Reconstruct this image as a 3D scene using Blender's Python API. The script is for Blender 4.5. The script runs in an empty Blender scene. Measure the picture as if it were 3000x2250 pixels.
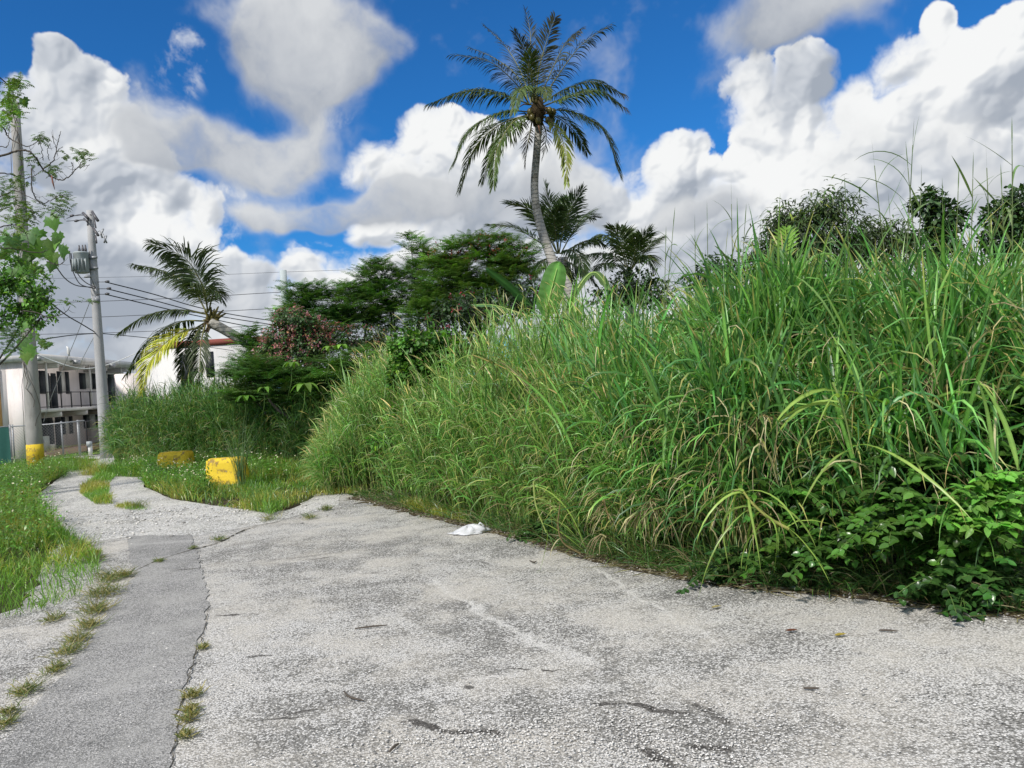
import bpy, math, random
import numpy as np
from mathutils import Vector, Matrix

sc = bpy.context.scene
col = sc.collection
R = math.radians
rng = np.random.default_rng(11)
random.seed(5)

# ------------------------------------------------------------------ camera
F = 2300.0                       # focal length in photo pixels (photo 3000 x 2250)
CAMH = 1.6
cam_d = bpy.data.cameras.new('camera')
cam_d.sensor_width = 36.0
cam_d.lens = 36.0 * F / 3000.0
cam_d.clip_start = 0.05
cam_d.clip_end = 6000
cam = bpy.data.objects.new('camera', cam_d)
col.objects.link(cam)
CR = Matrix.Rotation(R(90), 3, 'X') @ Matrix.Rotation(R(-4.0), 3, 'Z')
cam.matrix_world = Matrix.Translation((0, 0, CAMH)) @ CR.to_4x4()
sc.camera = cam

def ray(px, py):
    return CR @ Vector(((px - 1500) / F, -(py - 1125) / F, -1.0))
def at(px, py, Y):
    d = ray(px, py)
    return Vector((0, 0, CAMH)) + d * (Y / d.y)
def gnd(px, py, z=0.0):
    d = ray(px, py)
    t = (z - CAMH) / d.z
    return Vector((0, 0, CAMH)) + d * t
def tz(x, y):                    # ground falls away gently towards the buildings
    t = np.clip((np.asarray(y, float) - 25) / 25, 0, 1)
    return -0.75 * t * t * (3 - 2 * t)

# ------------------------------------------------------------------ light and sky
sc.view_settings.view_transform = 'Standard'
sc.view_settings.look = 'None'
sc.view_settings.exposure = 0.30
sc.view_settings.gamma = 1.0
sc.cycles.max_bounces = 7
sc.cycles.diffuse_bounces = 3
sc.cycles.glossy_bounces = 2
sc.cycles.transmission_bounces = 4
sc.cycles.transparent_max_bounces = 4
sc.cycles.caustics_reflective = False
sc.cycles.caustics_refractive = False

SUN_EL, SUN_AZ = 44.0, 216.0      # azimuth clockwise from +Y (the view direction): behind and to the left
sd = bpy.data.lights.new('sun', 'SUN')
sd.energy = 3.3
sd.angle = R(5)
sd.color = (1.0, 0.95, 0.88)
so = bpy.data.objects.new('sun', sd); col.objects.link(so)
tosun = Vector((math.sin(R(SUN_AZ)) * math.cos(R(SUN_EL)), math.cos(R(SUN_AZ)) * math.cos(R(SUN_EL)), math.sin(R(SUN_EL))))
so.rotation_euler = tosun.to_track_quat('Z', 'Y').to_euler()
so.location = tosun * 60

class NT:
    """small helper to write node trees"""
    def __init__(s, tree): s.t = tree; s.n = tree.nodes; s.l = tree.links
    def new(s, typ, **kw):
        nd = s.n.new(typ)
        for k, v in kw.items(): setattr(nd, k, v)
        return nd
    def inp(s, sock, v):
        if v is None: return
        if hasattr(v, 'bl_rna') and isinstance(v, bpy.types.NodeSocket): s.l.new(v, sock)
        else: sock.default_value = v
    def m(s, op, a, b=None, c=None, clamp=False):
        nd = s.new('ShaderNodeMath', operation=op, use_clamp=clamp)
        for i, v in enumerate((a, b, c)): s.inp(nd.inputs[i], v)
        return nd.outputs[0]
    def v(s, op, a, b=None, scale=None):
        nd = s.new('ShaderNodeVectorMath', operation=op)
        s.inp(nd.inputs[0], a); s.inp(nd.inputs[1], b)
        if scale is not None: s.inp(nd.inputs['Scale'], scale)
        return nd.outputs['Value'] if op in ('DOT_PRODUCT', 'LENGTH') else nd.outputs[0]
    def mix(s, f, a, b, mode='MIX', clamp=False):
        nd = s.new('ShaderNodeMix', data_type='RGBA', blend_type=mode)
        nd.clamp_result = clamp
        s.inp(nd.inputs[0], f)
        for k, x in ((6, a), (7, b)):
            if isinstance(x, (tuple, list)) and len(x) == 3: x = (*x, 1)
            s.inp(nd.inputs[k], x)
        return nd.outputs[2]
    def noise(s, vec, scale, detail=4, rough=.5, lac=2.0, col=False, dist=0.0):
        nd = s.new('ShaderNodeTexNoise')
        s.inp(nd.inputs['Vector'], vec); nd.inputs['Scale'].default_value = scale
        nd.inputs['Detail'].default_value = detail; nd.inputs['Roughness'].default_value = rough
        nd.inputs['Lacunarity'].default_value = lac; nd.inputs['Distortion'].default_value = dist
        return nd.outputs['Color' if col else 'Fac']
    def vor(s, vec, scale, feature='F1', out='Distance', rnd=1.0, detail=0, rough=.5):
        nd = s.new('ShaderNodeTexVoronoi', feature=feature)
        s.inp(nd.inputs['Vector'], vec); nd.inputs['Scale'].default_value = scale
        nd.inputs['Randomness'].default_value = rnd
        if detail: nd.inputs['Detail'].default_value = detail; nd.inputs['Roughness'].default_value = rough
        return nd.outputs[out]
    def ss(s, x, a, b):
        nd = s.new('ShaderNodeMapRange', interpolation_type='SMOOTHSTEP', clamp=True)
        s.inp(nd.inputs[0], x); nd.inputs[1].default_value = a; nd.inputs[2].default_value = b
        return nd.outputs[0]

def azel(px, py):
    d = ray(px, py).normalized()
    return math.atan2(d.x, d.y), math.asin(d.z)

KF = 1.0 / F
# cumulus towers: the direction of each centre and its angular radii (in photo-frame units, turned into azimuth / elevation)
CUM = [(2200, 235, 75, 85), (2360, 225, 78, 80), (2300, 360, 150, 120), (2330, 480, 200, 120), (1990, 465, 95, 70), (2090, 560, 180, 110), (1900, 620, 120, 70),
       (2520, 290, 70, 70), (2590, 380, 110, 120), (2700, 280, 130, 150), (2780, 180, 110, 90), (2870, 330, 180, 190), (2735, 45, 42, 48), (2930, 110, 110, 80), (3040, 220, 120, 120),
       (2780, 520, 260, 170), (2560, 560, 160, 110), (2400, 620, 250, 120), (2150, 690, 300, 110), (2750, 760, 500, 130), (2100, 830, 600, 110),
       (150, 235, 62, 70), (215, 300, 90, 80), (300, 400, 80, 65), (150, 400, 130, 120), (340, 500, 110, 90), (240, 520, 160, 110), (480, 600, 120, 60), (560, 640, 60, 50), (430, 700, 150, 80), (250, 690, 260, 120),
       (300, 860, 330, 120), (560, 850, 110, 60), (700, 900, 120, 60), (100, 620, 150, 120),
       (1230, 410, 90, 65), (1330, 360, 70, 50), (1410, 390, 90, 70), (1130, 480, 110, 70), (1540, 400, 90, 65), (1620, 470, 120, 80), (1720, 500, 70, 60), (1350, 520, 250, 110), (1650, 590, 250, 90), (1800, 600, 90, 60), (1450, 650, 300, 80),
       (1120, 670, 100, 50), (880, 800, 90, 60), (1290, 675, 45, 22), (1350, 760, 350, 70), (1800, 760, 300, 80), (900, 940, 300, 60), (1230, 800, 130, 50), (60, 900, 450, 170), (620, 790, 90, 50), (720, 830, 90, 60), (980, 850, 120, 60), (600, 1010, 500, 80), (1500, 900, 700, 110), (300, 1080, 700, 80), (1100, 1000, 500, 60), (2500, 900, 900, 150)]
SOFT = [(760, 40, 170, 120), (900, 110, 230, 150), (1080, 110, 130, 130), (950, 220, 150, 70), (2320, -10, 240, 95), (2330, 70, 130, 50),
        (560, 390, 200, 70), (830, 385, 170, 72), (700, 480, 200, 66), (480, 440, 130, 50), (380, 500, 100, 45), (1000, 560, 180, 58), (760, 645, 130, 45), (900, 610, 130, 45), 
        (1200, 560, 160, 65), (1600, 520, 190, 80), (1250, 770, 130, 30), (2950, 600, 120, 70), (2080, 640, 220, 50)]
GREY = [(2380, 620, 300, 60), (2060, 600, 120, 50), (2700, 480, 160, 60), (2950, 420, 90, 120), (330, 600, 180, 50), (1500, 600, 400, 80),
        (500, 800, 300, 60), (1300, 880, 500, 80), (2100, 760, 400, 70), (200, 880, 400, 60), (2880, 330, 60, 60)]
WHITE = [(200, 330, 150, 120), (420, 620, 140, 60), (2330, 430, 150, 120), (2200, 260, 60, 60), (2900, 130, 90, 60), (1990, 450, 70, 30), (1250, 400, 150, 40), (1120, 660, 90, 30),
         (2830, 330, 80, 80), (560, 700, 60, 40), (2560, 320, 60, 50), (1150, 850, 60, 30)]
WISP = [(465, 260, 60, 55), (430, 310, 60, 40), (515, 140, 45, 50), (560, 190, 50, 50), (620, 690, 110, 50), (930, 730, 80, 40), (640, 590, 80, 40), (1000, 340, 90, 40)]
# ---- cloud cover computed on an azimuth / elevation grid
def vnoise(x, y, seed):
    xi = np.floor(x).astype(np.int64); yi = np.floor(y).astype(np.int64)
    fx = x - xi; fy = y - yi
    tab = np.random.default_rng(seed).random(4096).astype(np.float32)
    def h(a, b): return tab[(a * 1619 + b * 31337 + (a * b) * 7) & 4095]
    ux = fx * fx * fx * (fx * (fx * 6 - 15) + 10); uy = fy * fy * fy * (fy * (fy * 6 - 15) + 10)
    a = h(xi, yi) * (1 - ux) + h(xi + 1, yi) * ux
    b = h(xi, yi + 1) * (1 - ux) + h(xi + 1, yi + 1) * ux
    return a * (1 - uy) + b * uy
def fbm(x, y, scale, octs, seed, rough=.5):
    s = 0; amp = 1; tot = 0
    for i in range(octs):
        s = s + amp * vnoise(x * scale + 37.1 * i, y * scale + 11.7 * i, seed + i); tot += amp
        amp *= rough; scale *= 2.03
    return s / tot
def worley(x, y, seed):
    xi = np.floor(x).astype(np.int64); yi = np.floor(y).astype(np.int64)
    r = np.random.default_rng(seed); tx = r.random(4096).astype(np.float32); ty = r.random(4096).astype(np.float32)
    best = np.full(x.shape, 9.0, np.float32)
    for i in (-1, 0, 1):
        for j in (-1, 0, 1):
            a = xi + i; b = yi + j; k = (a * 2027 + b * 9176 + a * b * 13) & 4095
            dx = a + tx[k] - x; dy = b + ty[k] - y
            best = np.minimum(best, dx * dx + dy * dy)
    return best                                    # squared distance
def billow(x, y, scale, octs, seed, rough=.55):
    s = 0; amp = 1; tot = 0
    for i in range(octs):
        s = s + amp * (1 - np.minimum(worley(x * scale, y * scale, seed + i), 1.0)); tot += amp
        amp *= rough; scale *= 2.1
    return s / tot                                  # 0..1, rounded lumps
def blur(a, n):
    for ax in (0, 1):
        for _ in range(2):
            p = np.pad(a, [(n, n) if k == ax else (0, 0) for k in (0, 1)], mode='edge')
            c = np.cumsum(p, axis=ax, dtype=np.float64)
            c = np.concatenate([np.zeros_like(np.take(c, [0], axis=ax)), c], axis=ax)
            L = a.shape[ax]; w = 2 * n + 1
            a = (np.take(c, np.arange(w, w + L), axis=ax) - np.take(c, np.arange(0, L), axis=ax)) / w
    return a.astype(np.float32)
def sst(x, a, b):
    t = np.clip((x - a) / (b - a), 0, 1); return t * t * (3 - 2 * t)
def blobfield(x, y, blobs, mode='max'):
    """mode max: 1 - d^2 of the nearest blob (0 on its rim) and the height of that ball; mode sum: soft sum and mean vertical place"""
    c, s = math.cos(R(4)), math.sin(R(4))
    D = np.full(x.shape, -3.0, np.float32); Hh = np.zeros(x.shape, np.float32); acc = np.zeros(x.shape, np.float32); vv = np.zeros(x.shape, np.float32)
    for (px, py, rx, ry) in blobs:
        a, e = azel(px, py)
        dx = x - a; dy = y - e
        u = (dx * c + dy * s) / (rx * KF); v = (-dx * s + dy * c) / (ry * KF)
        q = 1 - (u * u + v * v)
        if mode == 'max':
            k = .35; h = np.clip(.5 + .5 * (q - D) / k, 0, 1)          # smooth maximum
            D = D * (1 - h) + q * h + k * h * (1 - h)
            Hh = np.maximum(Hh, min(rx, ry, 110) * KF * np.sqrt(np.maximum(q + .25, 0)))
        else:
            w = np.exp(-np.minimum(1 - q, 20) * 1.4) * 2.2
            acc += w; vv += w * v
    return (D, Hh) if mode == 'max' else (acc, vv / np.maximum(acc, 1e-3))
def clouds(az0, az1, el0, el1, W, H, front=True):
    x, y = np.meshgrid(np.linspace(az0, az1, W, dtype=np.float32), np.linspace(el0, el1, H, dtype=np.float32))
    ppr = W / (az1 - az0)                           # pixels per radian
    wx = fbm(x, y, 8, 4, 3) - .5; wy = fbm(x, y, 8, 4, 23) - .5
    X = x + wx * .045; Y = y + wy * .045
    rest = np.clip(fbm(X, Y * 1.5, 2.3, 4, 71) * 7 - 3.1, -1, 1)
    if front:
        f, hh = blobfield(X, Y, CUM)
        side = sst(np.abs(x), R(36), R(46)); up = sst(y, R(30), R(36))
        other = np.maximum(side, up)
        f = np.maximum(f, -1) * (1 - other) + rest * other; hh = hh * (1 - other)
    else:
        f = rest; hh = 0; other = np.ones_like(x)
    # second warp so that the lumps are not round cells
    X2 = X + (fbm(x, y, 30, 3, 43) - .5) * .02; Y2 = Y + (fbm(x, y, 30, 3, 53) - .5) * .02
    b = billow(X2, Y2, 13, 5, 5, .58)
    fine = fbm(x, y, 70, 5, 51, .62) - .5
    D = f * .8 + (b - .66) * 1.5 + fine * .30
    alpha = sst(D, -.10, .16 )
    soft = sst(fbm(x, y, 7, 3, 61), .45, .6)          # some rims frayed and thin
    alpha = alpha * (1 - soft) + sst(D, -.22, .60) * soft
    if front:                                         # thin torn scraps of cloud
        wsp, _ = blobfield(X, Y, WISP, 'sum'); wn = fbm(X + wx * .05, Y, 26, 6, 171, .62)
        alpha = np.maximum(alpha, .7 * sst(np.minimum(wsp, 1.4) * .55 + (wn - .5) * 3.2, .35, 1.7) * sst(wsp, .15, .8) * (1 - other))
    height = hh * 1.0 + (b - .5) * .085 + fine * .012
    h1 = blur(height, max(1, int(.0026 * ppr))); h2 = blur(height, max(1, int(.010 * ppr)))
    def lam(h):
        gy, gx = np.gradient(h); gx = gx * ppr; gy = gy * ppr
        n = 1 / np.sqrt(1 + gx * gx + gy * gy)
        return (gx * .42 - gy * .62 + .66) * n
    lit = .30 * lam(h1) + .70 * lam(h2)
    big = fbm(x + wx * .06, y + wy * .06, 5.5, 5, 91, .55)
    tone = .52 + (lit - .60) * (.80 * sst(y, R(1), R(12)) + .12) + (big - .5) * 1.9
    if front:
        g, _ = blobfield(X, Y, GREY, 'sum'); wv, _ = blobfield(X, Y, WHITE, 'sum')
        tone = tone + (-.30 * np.minimum(g, 1.3) + .30 * np.minimum(wv, 1.3)) * (1 - other)
    tone = tone + .35 * (1 - sst(D, 0, .7))           # thin rims pass the light
    tone = np.clip(tone, 0, 1)
    shadow = np.array([.38, .43, .51]); mid = np.array([.66, .70, .76]); lite = np.array([1.02, 1.03, 1.03])
    t1 = sst(tone, -.15, .55)[..., None]; t2 = sst(tone, .40, 1.0)[..., None]
    C = shadow * (1 - t1) + mid * t1; C = C * (1 - t2) + lite * t2
    if front:                                         # nearer, out of focus grey cloud
        g, gv = blobfield(x + wx * .13, y + wy * .11, SOFT, 'sum')
        nz = fbm(X, Y, 9, 6, 131, .6) - .5
        g = np.minimum(g, 1.6) - .72 + nz * 2.6
        A2 = (sst(g, -.75, 1.0) * .97 * (1 - other))[..., None]
        gl = np.clip(.55 + gv * .42 + nz * 1.3 + (big - .5) * .8 + .4 * (1 - sst(g, -.2, .7)), 0, 1)[..., None]
        C2 = np.array([.36, .40, .47]) * (1 - gl) + np.array([.76, .78, .80]) * gl
        a1 = alpha[..., None]
        out_a = A2 + a1 * (1 - A2)
        C = (C2 * A2 + C * a1 * (1 - A2)) / np.maximum(out_a, 1e-4)
        alpha = out_a[..., 0]
    return C.astype(np.float32), alpha.astype(np.float32)

def np_image(name, C, A):
    H, W = A.shape
    im = bpy.data.images.new(name, W, H, alpha=True, float_buffer=True, is_data=True)
    im.alpha_mode = 'CHANNEL_PACKED'
    px = np.ones((H, W, 4), np.float32); px[..., :3] = C; px[..., 3] = A
    im.pixels.foreach_set(px.ravel()); im.update()
    return im
def build_world():
    w = bpy.data.worlds.new('World'); sc.world = w; w.use_nodes = True
    t = NT(w.node_tree); t.n.clear()
    fa, fe0, fe1 = R(46), R(-4), R(36)
    f_im = np_image('cloud_cover_front', *clouds(-fa, fa, fe0, fe1, 1800, 783))
    b_im = np_image('cloud_cover_round', *clouds(-math.pi, math.pi, R(-4), R(90), 900, 235, front=False))
    tc = t.new('ShaderNodeTexCoord'); d = tc.outputs['Generated']
    sx = t.new('ShaderNodeSeparateXYZ'); t.l.new(t.v('NORMALIZE', d), sx.inputs[0])
    az = t.m('ARCTAN2', sx.outputs[0], sx.outputs[1]); el = t.m('ARCSINE', sx.outputs[2])
    def tex(im, a0, a1, e0, e1):
        cx = t.new('ShaderNodeCombineXYZ')
        t.l.new(t.m('MULTIPLY_ADD', az, 1 / (a1 - a0), -a0 / (a1 - a0)), cx.inputs[0])
        t.l.new(t.m('MULTIPLY_ADD', el, 1 / (e1 - e0), -e0 / (e1 - e0)), cx.inputs[1])
        nd = t.new('ShaderNodeTexImage', extension='EXTEND', interpolation='Linear'); nd.image = im
        t.l.new(cx.outputs[0], nd.inputs[0]); return nd
    fi = tex(f_im, -fa, fa, fe0, fe1); bi = tex(b_im, -math.pi, math.pi, R(-4), R(90))
    inside = t.m('MULTIPLY', t.m('LESS_THAN', t.m('ABSOLUTE', az), fa - .01), t.m('LESS_THAN', el, fe1 - .01))
    sk = t.new('ShaderNodeTexSky', sky_type='NISHITA', sun_disc=False)
    sk.sun_elevation = R(SUN_EL); sk.sun_rotation = R(SUN_AZ)
    sk.air_density = 1.0; sk.dust_density = 0.2; sk.ozone_density = 4.0
    blue = t.mix(1.0, sk.outputs[0], SKYTINT, 'MULTIPLY')
    ccol = t.v('SCALE', t.mix(inside, bi.outputs[0], fi.outputs[0]), scale=CLOUDLUM)
    nd = t.new('ShaderNodeMix', data_type='FLOAT')
    t.l.new(inside, nd.inputs[0]); t.l.new(bi.outputs[1], nd.inputs[2]); t.l.new(fi.outputs[1], nd.inputs[3])
    c = t.mix(nd.outputs[0], blue, ccol)
    c = t.mix(t.ss(sx.outputs[2], -.04, -.01), (1.4, 1.5, 1.2), c)      # below the horizon: the ground's tone
    bg = t.new('ShaderNodeBackground'); t.l.new(c, bg.inputs[0]); bg.inputs[1].default_value = .10
    out = t.new('ShaderNodeOutputWorld'); t.l.new(bg.outputs[0], out.inputs[0])
    w.cycles.sampling_method = 'MANUAL'; w.cycles.sample_map_resolution = 1024
SKYTINT = (.16, .60, 1.0)
CLOUDLUM = 7.35
build_world()

# ------------------------------------------------------------------ mesh helpers
class MB:
    """collects vertices, faces and a per-vertex tint (the thing's own colour variation), links them as ONE object"""
    def __init__(s): s.V = []; s.Q = []; s.T = []; s.C = []; s.n = 0; s.MQ = []; s.MT = []
    def add(s, V, Q=None, T=None, C=(.5, .5, .5), mi=0):
        V = np.asarray(V, np.float32).reshape(-1, 3)
        C = np.asarray(C, np.float32)
        if C.ndim == 1: C = np.broadcast_to(C, (len(V), 3))
        if Q is not None and len(Q):
            Q = np.asarray(Q, np.int64).reshape(-1, 4); s.Q.append(Q + s.n); s.MQ.append(np.full(len(Q), mi))
        if T is not None and len(T):
            T = np.asarray(T, np.int64).reshape(-1, 3); s.T.append(T + s.n); s.MT.append(np.full(len(T), mi))
        s.V.append(V); s.C.append(C); s.n += len(V)
    def build(s, name, mats, parent=None, smooth=True):
        if not isinstance(mats, (list, tuple)): mats = [mats]
        V = np.concatenate(s.V).astype(np.float32); C = np.concatenate(s.C)
        Q = np.concatenate(s.Q) if s.Q else np.zeros((0, 4), np.int64)
        T = np.concatenate(s.T) if s.T else np.zeros((0, 3), np.int64)
        me = bpy.data.meshes.new(name)
        if parent is not None: V = V - np.array(parent.location, np.float32)
        me.vertices.add(len(V)); me.vertices.foreach_set('co', V.ravel())
        me.loops.add(Q.size + T.size)
        me.loops.foreach_set('vertex_index', np.concatenate([Q.ravel(), T.ravel()]).astype(np.int32))
        me.polygons.add(len(Q) + len(T))
        st = np.concatenate([np.arange(len(Q)) * 4, Q.size + np.arange(len(T)) * 3]).astype(np.int32)
        me.polygons.foreach_set('loop_start', st)
        try: me.polygons.foreach_set('loop_total', np.concatenate([np.full(len(Q), 4), np.full(len(T), 3)]).astype(np.int32))
        except Exception: pass
        mi = np.concatenate([np.concatenate(s.MQ) if s.MQ else np.zeros(0, int), np.concatenate(s.MT) if s.MT else np.zeros(0, int)]).astype(np.int32)
        for m in mats: me.materials.append(m)
        me.polygons.foreach_set('material_index', mi)
        if smooth: me.polygons.foreach_set('use_smooth', np.ones(len(mi), bool))
        me.update(calc_edges=True)
        a = me.color_attributes.new('tint', 'FLOAT_COLOR', 'POINT')
        a.data.foreach_set('color', np.concatenate([C, np.ones((len(C), 1), np.float32)], 1).astype(np.float32).ravel())
        o = bpy.data.objects.new(name, me); col.objects.link(o)
        if parent is not None: o.parent = parent
        return o

def tag(o, label=None, cat=None, group=None, kind=None):
    if label: o['label'] = label
    if cat: o['category'] = cat
    if group: o['group'] = group
    if kind: o['kind'] = kind
    return o
def thing(name, label, cat, loc=(0, 0, 0), group=None):
    o = bpy.data.objects.new(name, None); col.objects.link(o)
    o.empty_display_size = .2
    o.location = Vector(loc)
    return tag(o, label, cat, group)

def nrm(a): return a / np.maximum(np.linalg.norm(a, axis=-1, keepdims=True), 1e-9)
def box(mb, c, s, rz=0.0, C=(.5, .5, .5), mi=0, M=None):
    c = np.array(c, float); h = np.array(s, float) / 2
    P = np.array([[x, y, z] for z in (-1, 1) for y in (-1, 1) for x in (-1, 1)]) * h
    if M is not None: P = P @ np.array(M).T
    elif rz:
        k, q = math.cos(rz), math.sin(rz); P = P @ np.array([[k, q, 0], [-q, k, 0], [0, 0, 1]])
    mb.add(P + c, [[0, 2, 3, 1], [4, 5, 7, 6], [0, 1, 5, 4], [2, 6, 7, 3], [0, 4, 6, 2], [1, 3, 7, 5]], C=C, mi=mi)
def tube(mb, pts, rad, sides=8, C=(.5, .5, .5), cap=True, mi=0):
    P = np.array([tuple(p) for p in pts], float); n = len(P)
    rad = np.broadcast_to(np.asarray(rad, float), (n,))
    T = np.zeros_like(P); T[1:-1] = P[2:] - P[:-2]; T[0] = P[1] - P[0]; T[-1] = P[-1] - P[-2]
    T = nrm(T); u = np.cross(T[0], [0, 0, 1.0] if abs(T[0][2]) < .9 else [1.0, 0, 0]); u /= np.linalg.norm(u)
    rings = []; ang = np.arange(sides) * 2 * math.pi / sides
    for i in range(n):
        u = u - T[i] * np.dot(u, T[i]); u /= max(np.linalg.norm(u), 1e-9); w = np.cross(T[i], u)
        rings.append(P[i] + rad[i] * (np.cos(ang)[:, None] * u + np.sin(ang)[:, None] * w))
    V = np.concatenate(rings); Q = []
    for i in range(n - 1):
        for k in range(sides):
            a = i * sides + k; b = i * sides + (k + 1) % sides
            Q.append([a, b, b + sides, a + sides])
    T3 = []
    if cap:
        V = np.concatenate([V, P[:1], P[-1:]]); c0, c1 = len(V) - 2, len(V) - 1
        for k in range(sides):
            T3.append([c0, (k + 1) % sides, k]); T3.append([c1, (n - 1) * sides + k, (n - 1) * sides + (k + 1) % sides])
    mb.add(V, Q, T3, C=C, mi=mi)
def bez(pts, n):
    """smooth curve through points (Catmull-Rom)"""
    P = np.array([tuple(p) for p in pts], float)
    P = np.concatenate([[2 * P[0] - P[1]], P, [2 * P[-1] - P[-2]]])
    t = np.linspace(0, len(P) - 3 - 1e-6, n); i = t.astype(int); f = (t - i)[:, None]
    a, b, c, d = P[i], P[i + 1], P[i + 2], P[i + 3]
    return .5 * ((2 * b) + (c - a) * f + (2 * a - 5 * b + 4 * c - d) * f ** 2 + (3 * b - a - 3 * c + d) * f ** 3)

PROF = {'grass': lambda t: np.minimum(1, .45 + 2.2 * t) * (1 - t ** 2.6) ** .8 * .97 + .03,
        'leaf': lambda t: np.sin(np.pi * np.clip(t, 0, 1) ** .75) ** .9 * .96 + .03,
        'heart': lambda t: np.sin(np.pi * np.clip(t * .97 + .03, 0, 1) ** .60) ** .75 * .97 + .02,
        'pinna': lambda t: np.minimum(1, .5 + 3 * t) * (1 - .75 * t ** 3),
        'lance': lambda t: np.sin(np.pi * np.clip(t, 0, 1) ** .9) ** .8 * .9 + .05}
def strips(mb, base, d0, up, L, W, k=4, droop=0.6, C=(.1, .2, .05), prof='leaf', fold=0.0, dp=1.3, curl=None):
    """many ribbons at once. base, d0, up: (n,3); L, W (half width), droop: scalar or (n,)"""
    base = np.atleast_2d(base); n = len(base)
    if n == 0: return
    d0 = nrm(np.broadcast_to(np.asarray(d0, float), (n, 3))); up = np.broadcast_to(np.asarray(up, float), (n, 3))
    L = np.broadcast_to(np.asarray(L, float), (n,)); W = np.broadcast_to(np.asarray(W, float), (n,)); dr = np.broadcast_to(np.asarray(droop, float), (n,))
    t = np.linspace(0, 1, k)
    tm = (t[:-1] + t[1:]) / 2
    g = np.zeros((n, k, 3)); 
    def dirs(tt):
        D = d0[:, None, :] + 0.0
        D = np.repeat(D, len(tt), 1)
        D[:, :, 2] -= dr[:, None] * tt[None, :] ** dp
        if curl is not None: D = D + np.asarray(curl)[:, None, :] * (tt[None, :, None] ** 1.2)
        return nrm(D)
    Dm = dirs(tm); Dn = dirs(t)
    seg = Dm * (L / (k - 1))[:, None, None]
    P = np.concatenate([base[:, None, :], base[:, None, :] + np.cumsum(seg, 1)], 1)
    S = nrm(np.cross(Dn, np.repeat(up[:, None, :], k, 1)) + 1e-6)
    w = W[:, None] * PROF[prof](t)[None, :]
    C = np.asarray(C, float)
    if C.ndim == 1: C = np.broadcast_to(C, (n, 3))
    if fold:
        N = nrm(np.cross(S, Dn))
        A = P - S * w[..., None]; B = P + S * w[..., None]; M = P - N * (w * fold)[..., None]
        V = np.stack([A, M, B], 2).reshape(-1, 3); m = 3
    else:
        V = np.stack([P - S * w[..., None], P + S * w[..., None]], 2).reshape(-1, 3); m = 2
    o = (np.arange(n) * k * m)[:, None, None] + (np.arange(k - 1) * m)[None, :, None] + np.arange(m - 1)[None, None, :]
    o = o.reshape(-1)
    Q = np.stack([o, o + 1, o + 1 + m, o + m], 1)
    mb.add(V, Q, C=np.repeat(C, k * m, 0))
    return P

def vary(base, n, amt=.25, hue=.10, r=None):
    """n colours round a base colour"""
    r = r or rng
    b = np.asarray(base, float)[None, :] * (1 + r.normal(0, amt, (n, 1))).clip(.45, 1.9)
    return (b * (1 + r.normal(0, hue, (n, 3)))).clip(.004, .9)
def unit(n, r=None):
    return nrm((r or rng).normal(0, 1, (n, 3)))

# ------------------------------------------------------------------ materials
MATS = {}
def newmat(name):
    m = bpy.data.materials.new(name); m.use_nodes = True
    t = NT(m.node_tree); t.n.clear(); MATS[name] = m
    return m, t
def finish(t, bsdf):
    out = t.new('ShaderNodeOutputMaterial'); t.l.new(bsdf, out.inputs[0])
def princ(t, base, rough=.6, spec=.5, metal=0.0, bump=None, bs=.3, bd=.01):
    p = t.new('ShaderNodeBsdfPrincipled')
    if isinstance(base, tuple) and len(base) == 3: base = (*base, 1)
    t.inp(p.inputs['Base Color'], base); t.inp(p.inputs['Roughness'], rough)
    t.inp(p.inputs['Metallic'], metal); t.inp(p.inputs['Specular IOR Level'], spec)
    if bump is not None:
        b = t.new('ShaderNodeBump'); t.inp(b.inputs['Height'], bump); b.inputs['Strength'].default_value = bs; b.inputs['Distance'].default_value = bd
        t.l.new(b.outputs[0], p.inputs['Normal'])
    return p.outputs[0]
def leafmat(name, rough=.5, spec=.35, trans=.35, sheen=0.0, nscale=18.0, tcol=(1.25, 1.35, .55), gain=1.0):
    m, t = newmat(name)
    a = t.new('ShaderNodeAttribute'); a.attribute_name = 'tint'
    geo = t.new('ShaderNodeNewGeometry')
    nz = t.noise(geo.outputs['Position'], nscale, 3, .6)
    c = t.mix(1.0, a.outputs[0], t.mix(nz, tuple(gain * q for q in (.62, .62, .60)), tuple(gain * q for q in (1.4, 1.38, 1.25))), 'MULTIPLY')
    p = princ(t, c, rough, spec)
    tr = t.new('ShaderNodeBsdfTranslucent'); t.l.new(t.mix(1.0, c, tcol, 'MULTIPLY'), tr.inputs[0])
    mx = t.new('ShaderNodeMixShader'); mx.inputs[0].default_value = trans
    t.l.new(p, mx.inputs[1]); t.l.new(tr.outputs[0], mx.inputs[2])
    finish(t, mx.outputs[0]); return m
def plain(name, c, rough=.6, spec=.4, metal=0.0, var=.18, scale=6.0, bump=0.15, dirt=None):
    m, t = newmat(name)
    tc = t.new('ShaderNodeNewGeometry').outputs['Position']
    n1 = t.noise(tc, scale, 6, .65); n2 = t.noise(tc, scale * 9, 3, .6)
    f = t.m('MULTIPLY_ADD', t.m('ADD', t.m('MULTIPLY', n1, .7), t.m('MULTIPLY', n2, .3)), var * 2.6, 1 - var * 1.3)
    c_ = t.v('SCALE', (*c,), scale=f)
    if dirt is not None:
        vv = t.new('ShaderNodeMapping'); t.l.new(tc, vv.inputs[0]); vv.inputs['Scale'].default_value = (1, 1, .18)
        dn = t.ss(t.noise(vv.outputs[0], scale * .8, 6, .7), .5, .72)
        c_ = t.mix(t.m('MULTIPLY', dn, dirt[3]), c_, dirt[:3])
    finish(t, princ(t, c_, rough, spec, metal, bump=n2, bs=bump, bd=.01)); return m
M_GRASS = leafmat('grass_blade', .38, .6, .36, gain=1.95, tcol=(1.18, 1.30, .58))
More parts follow.
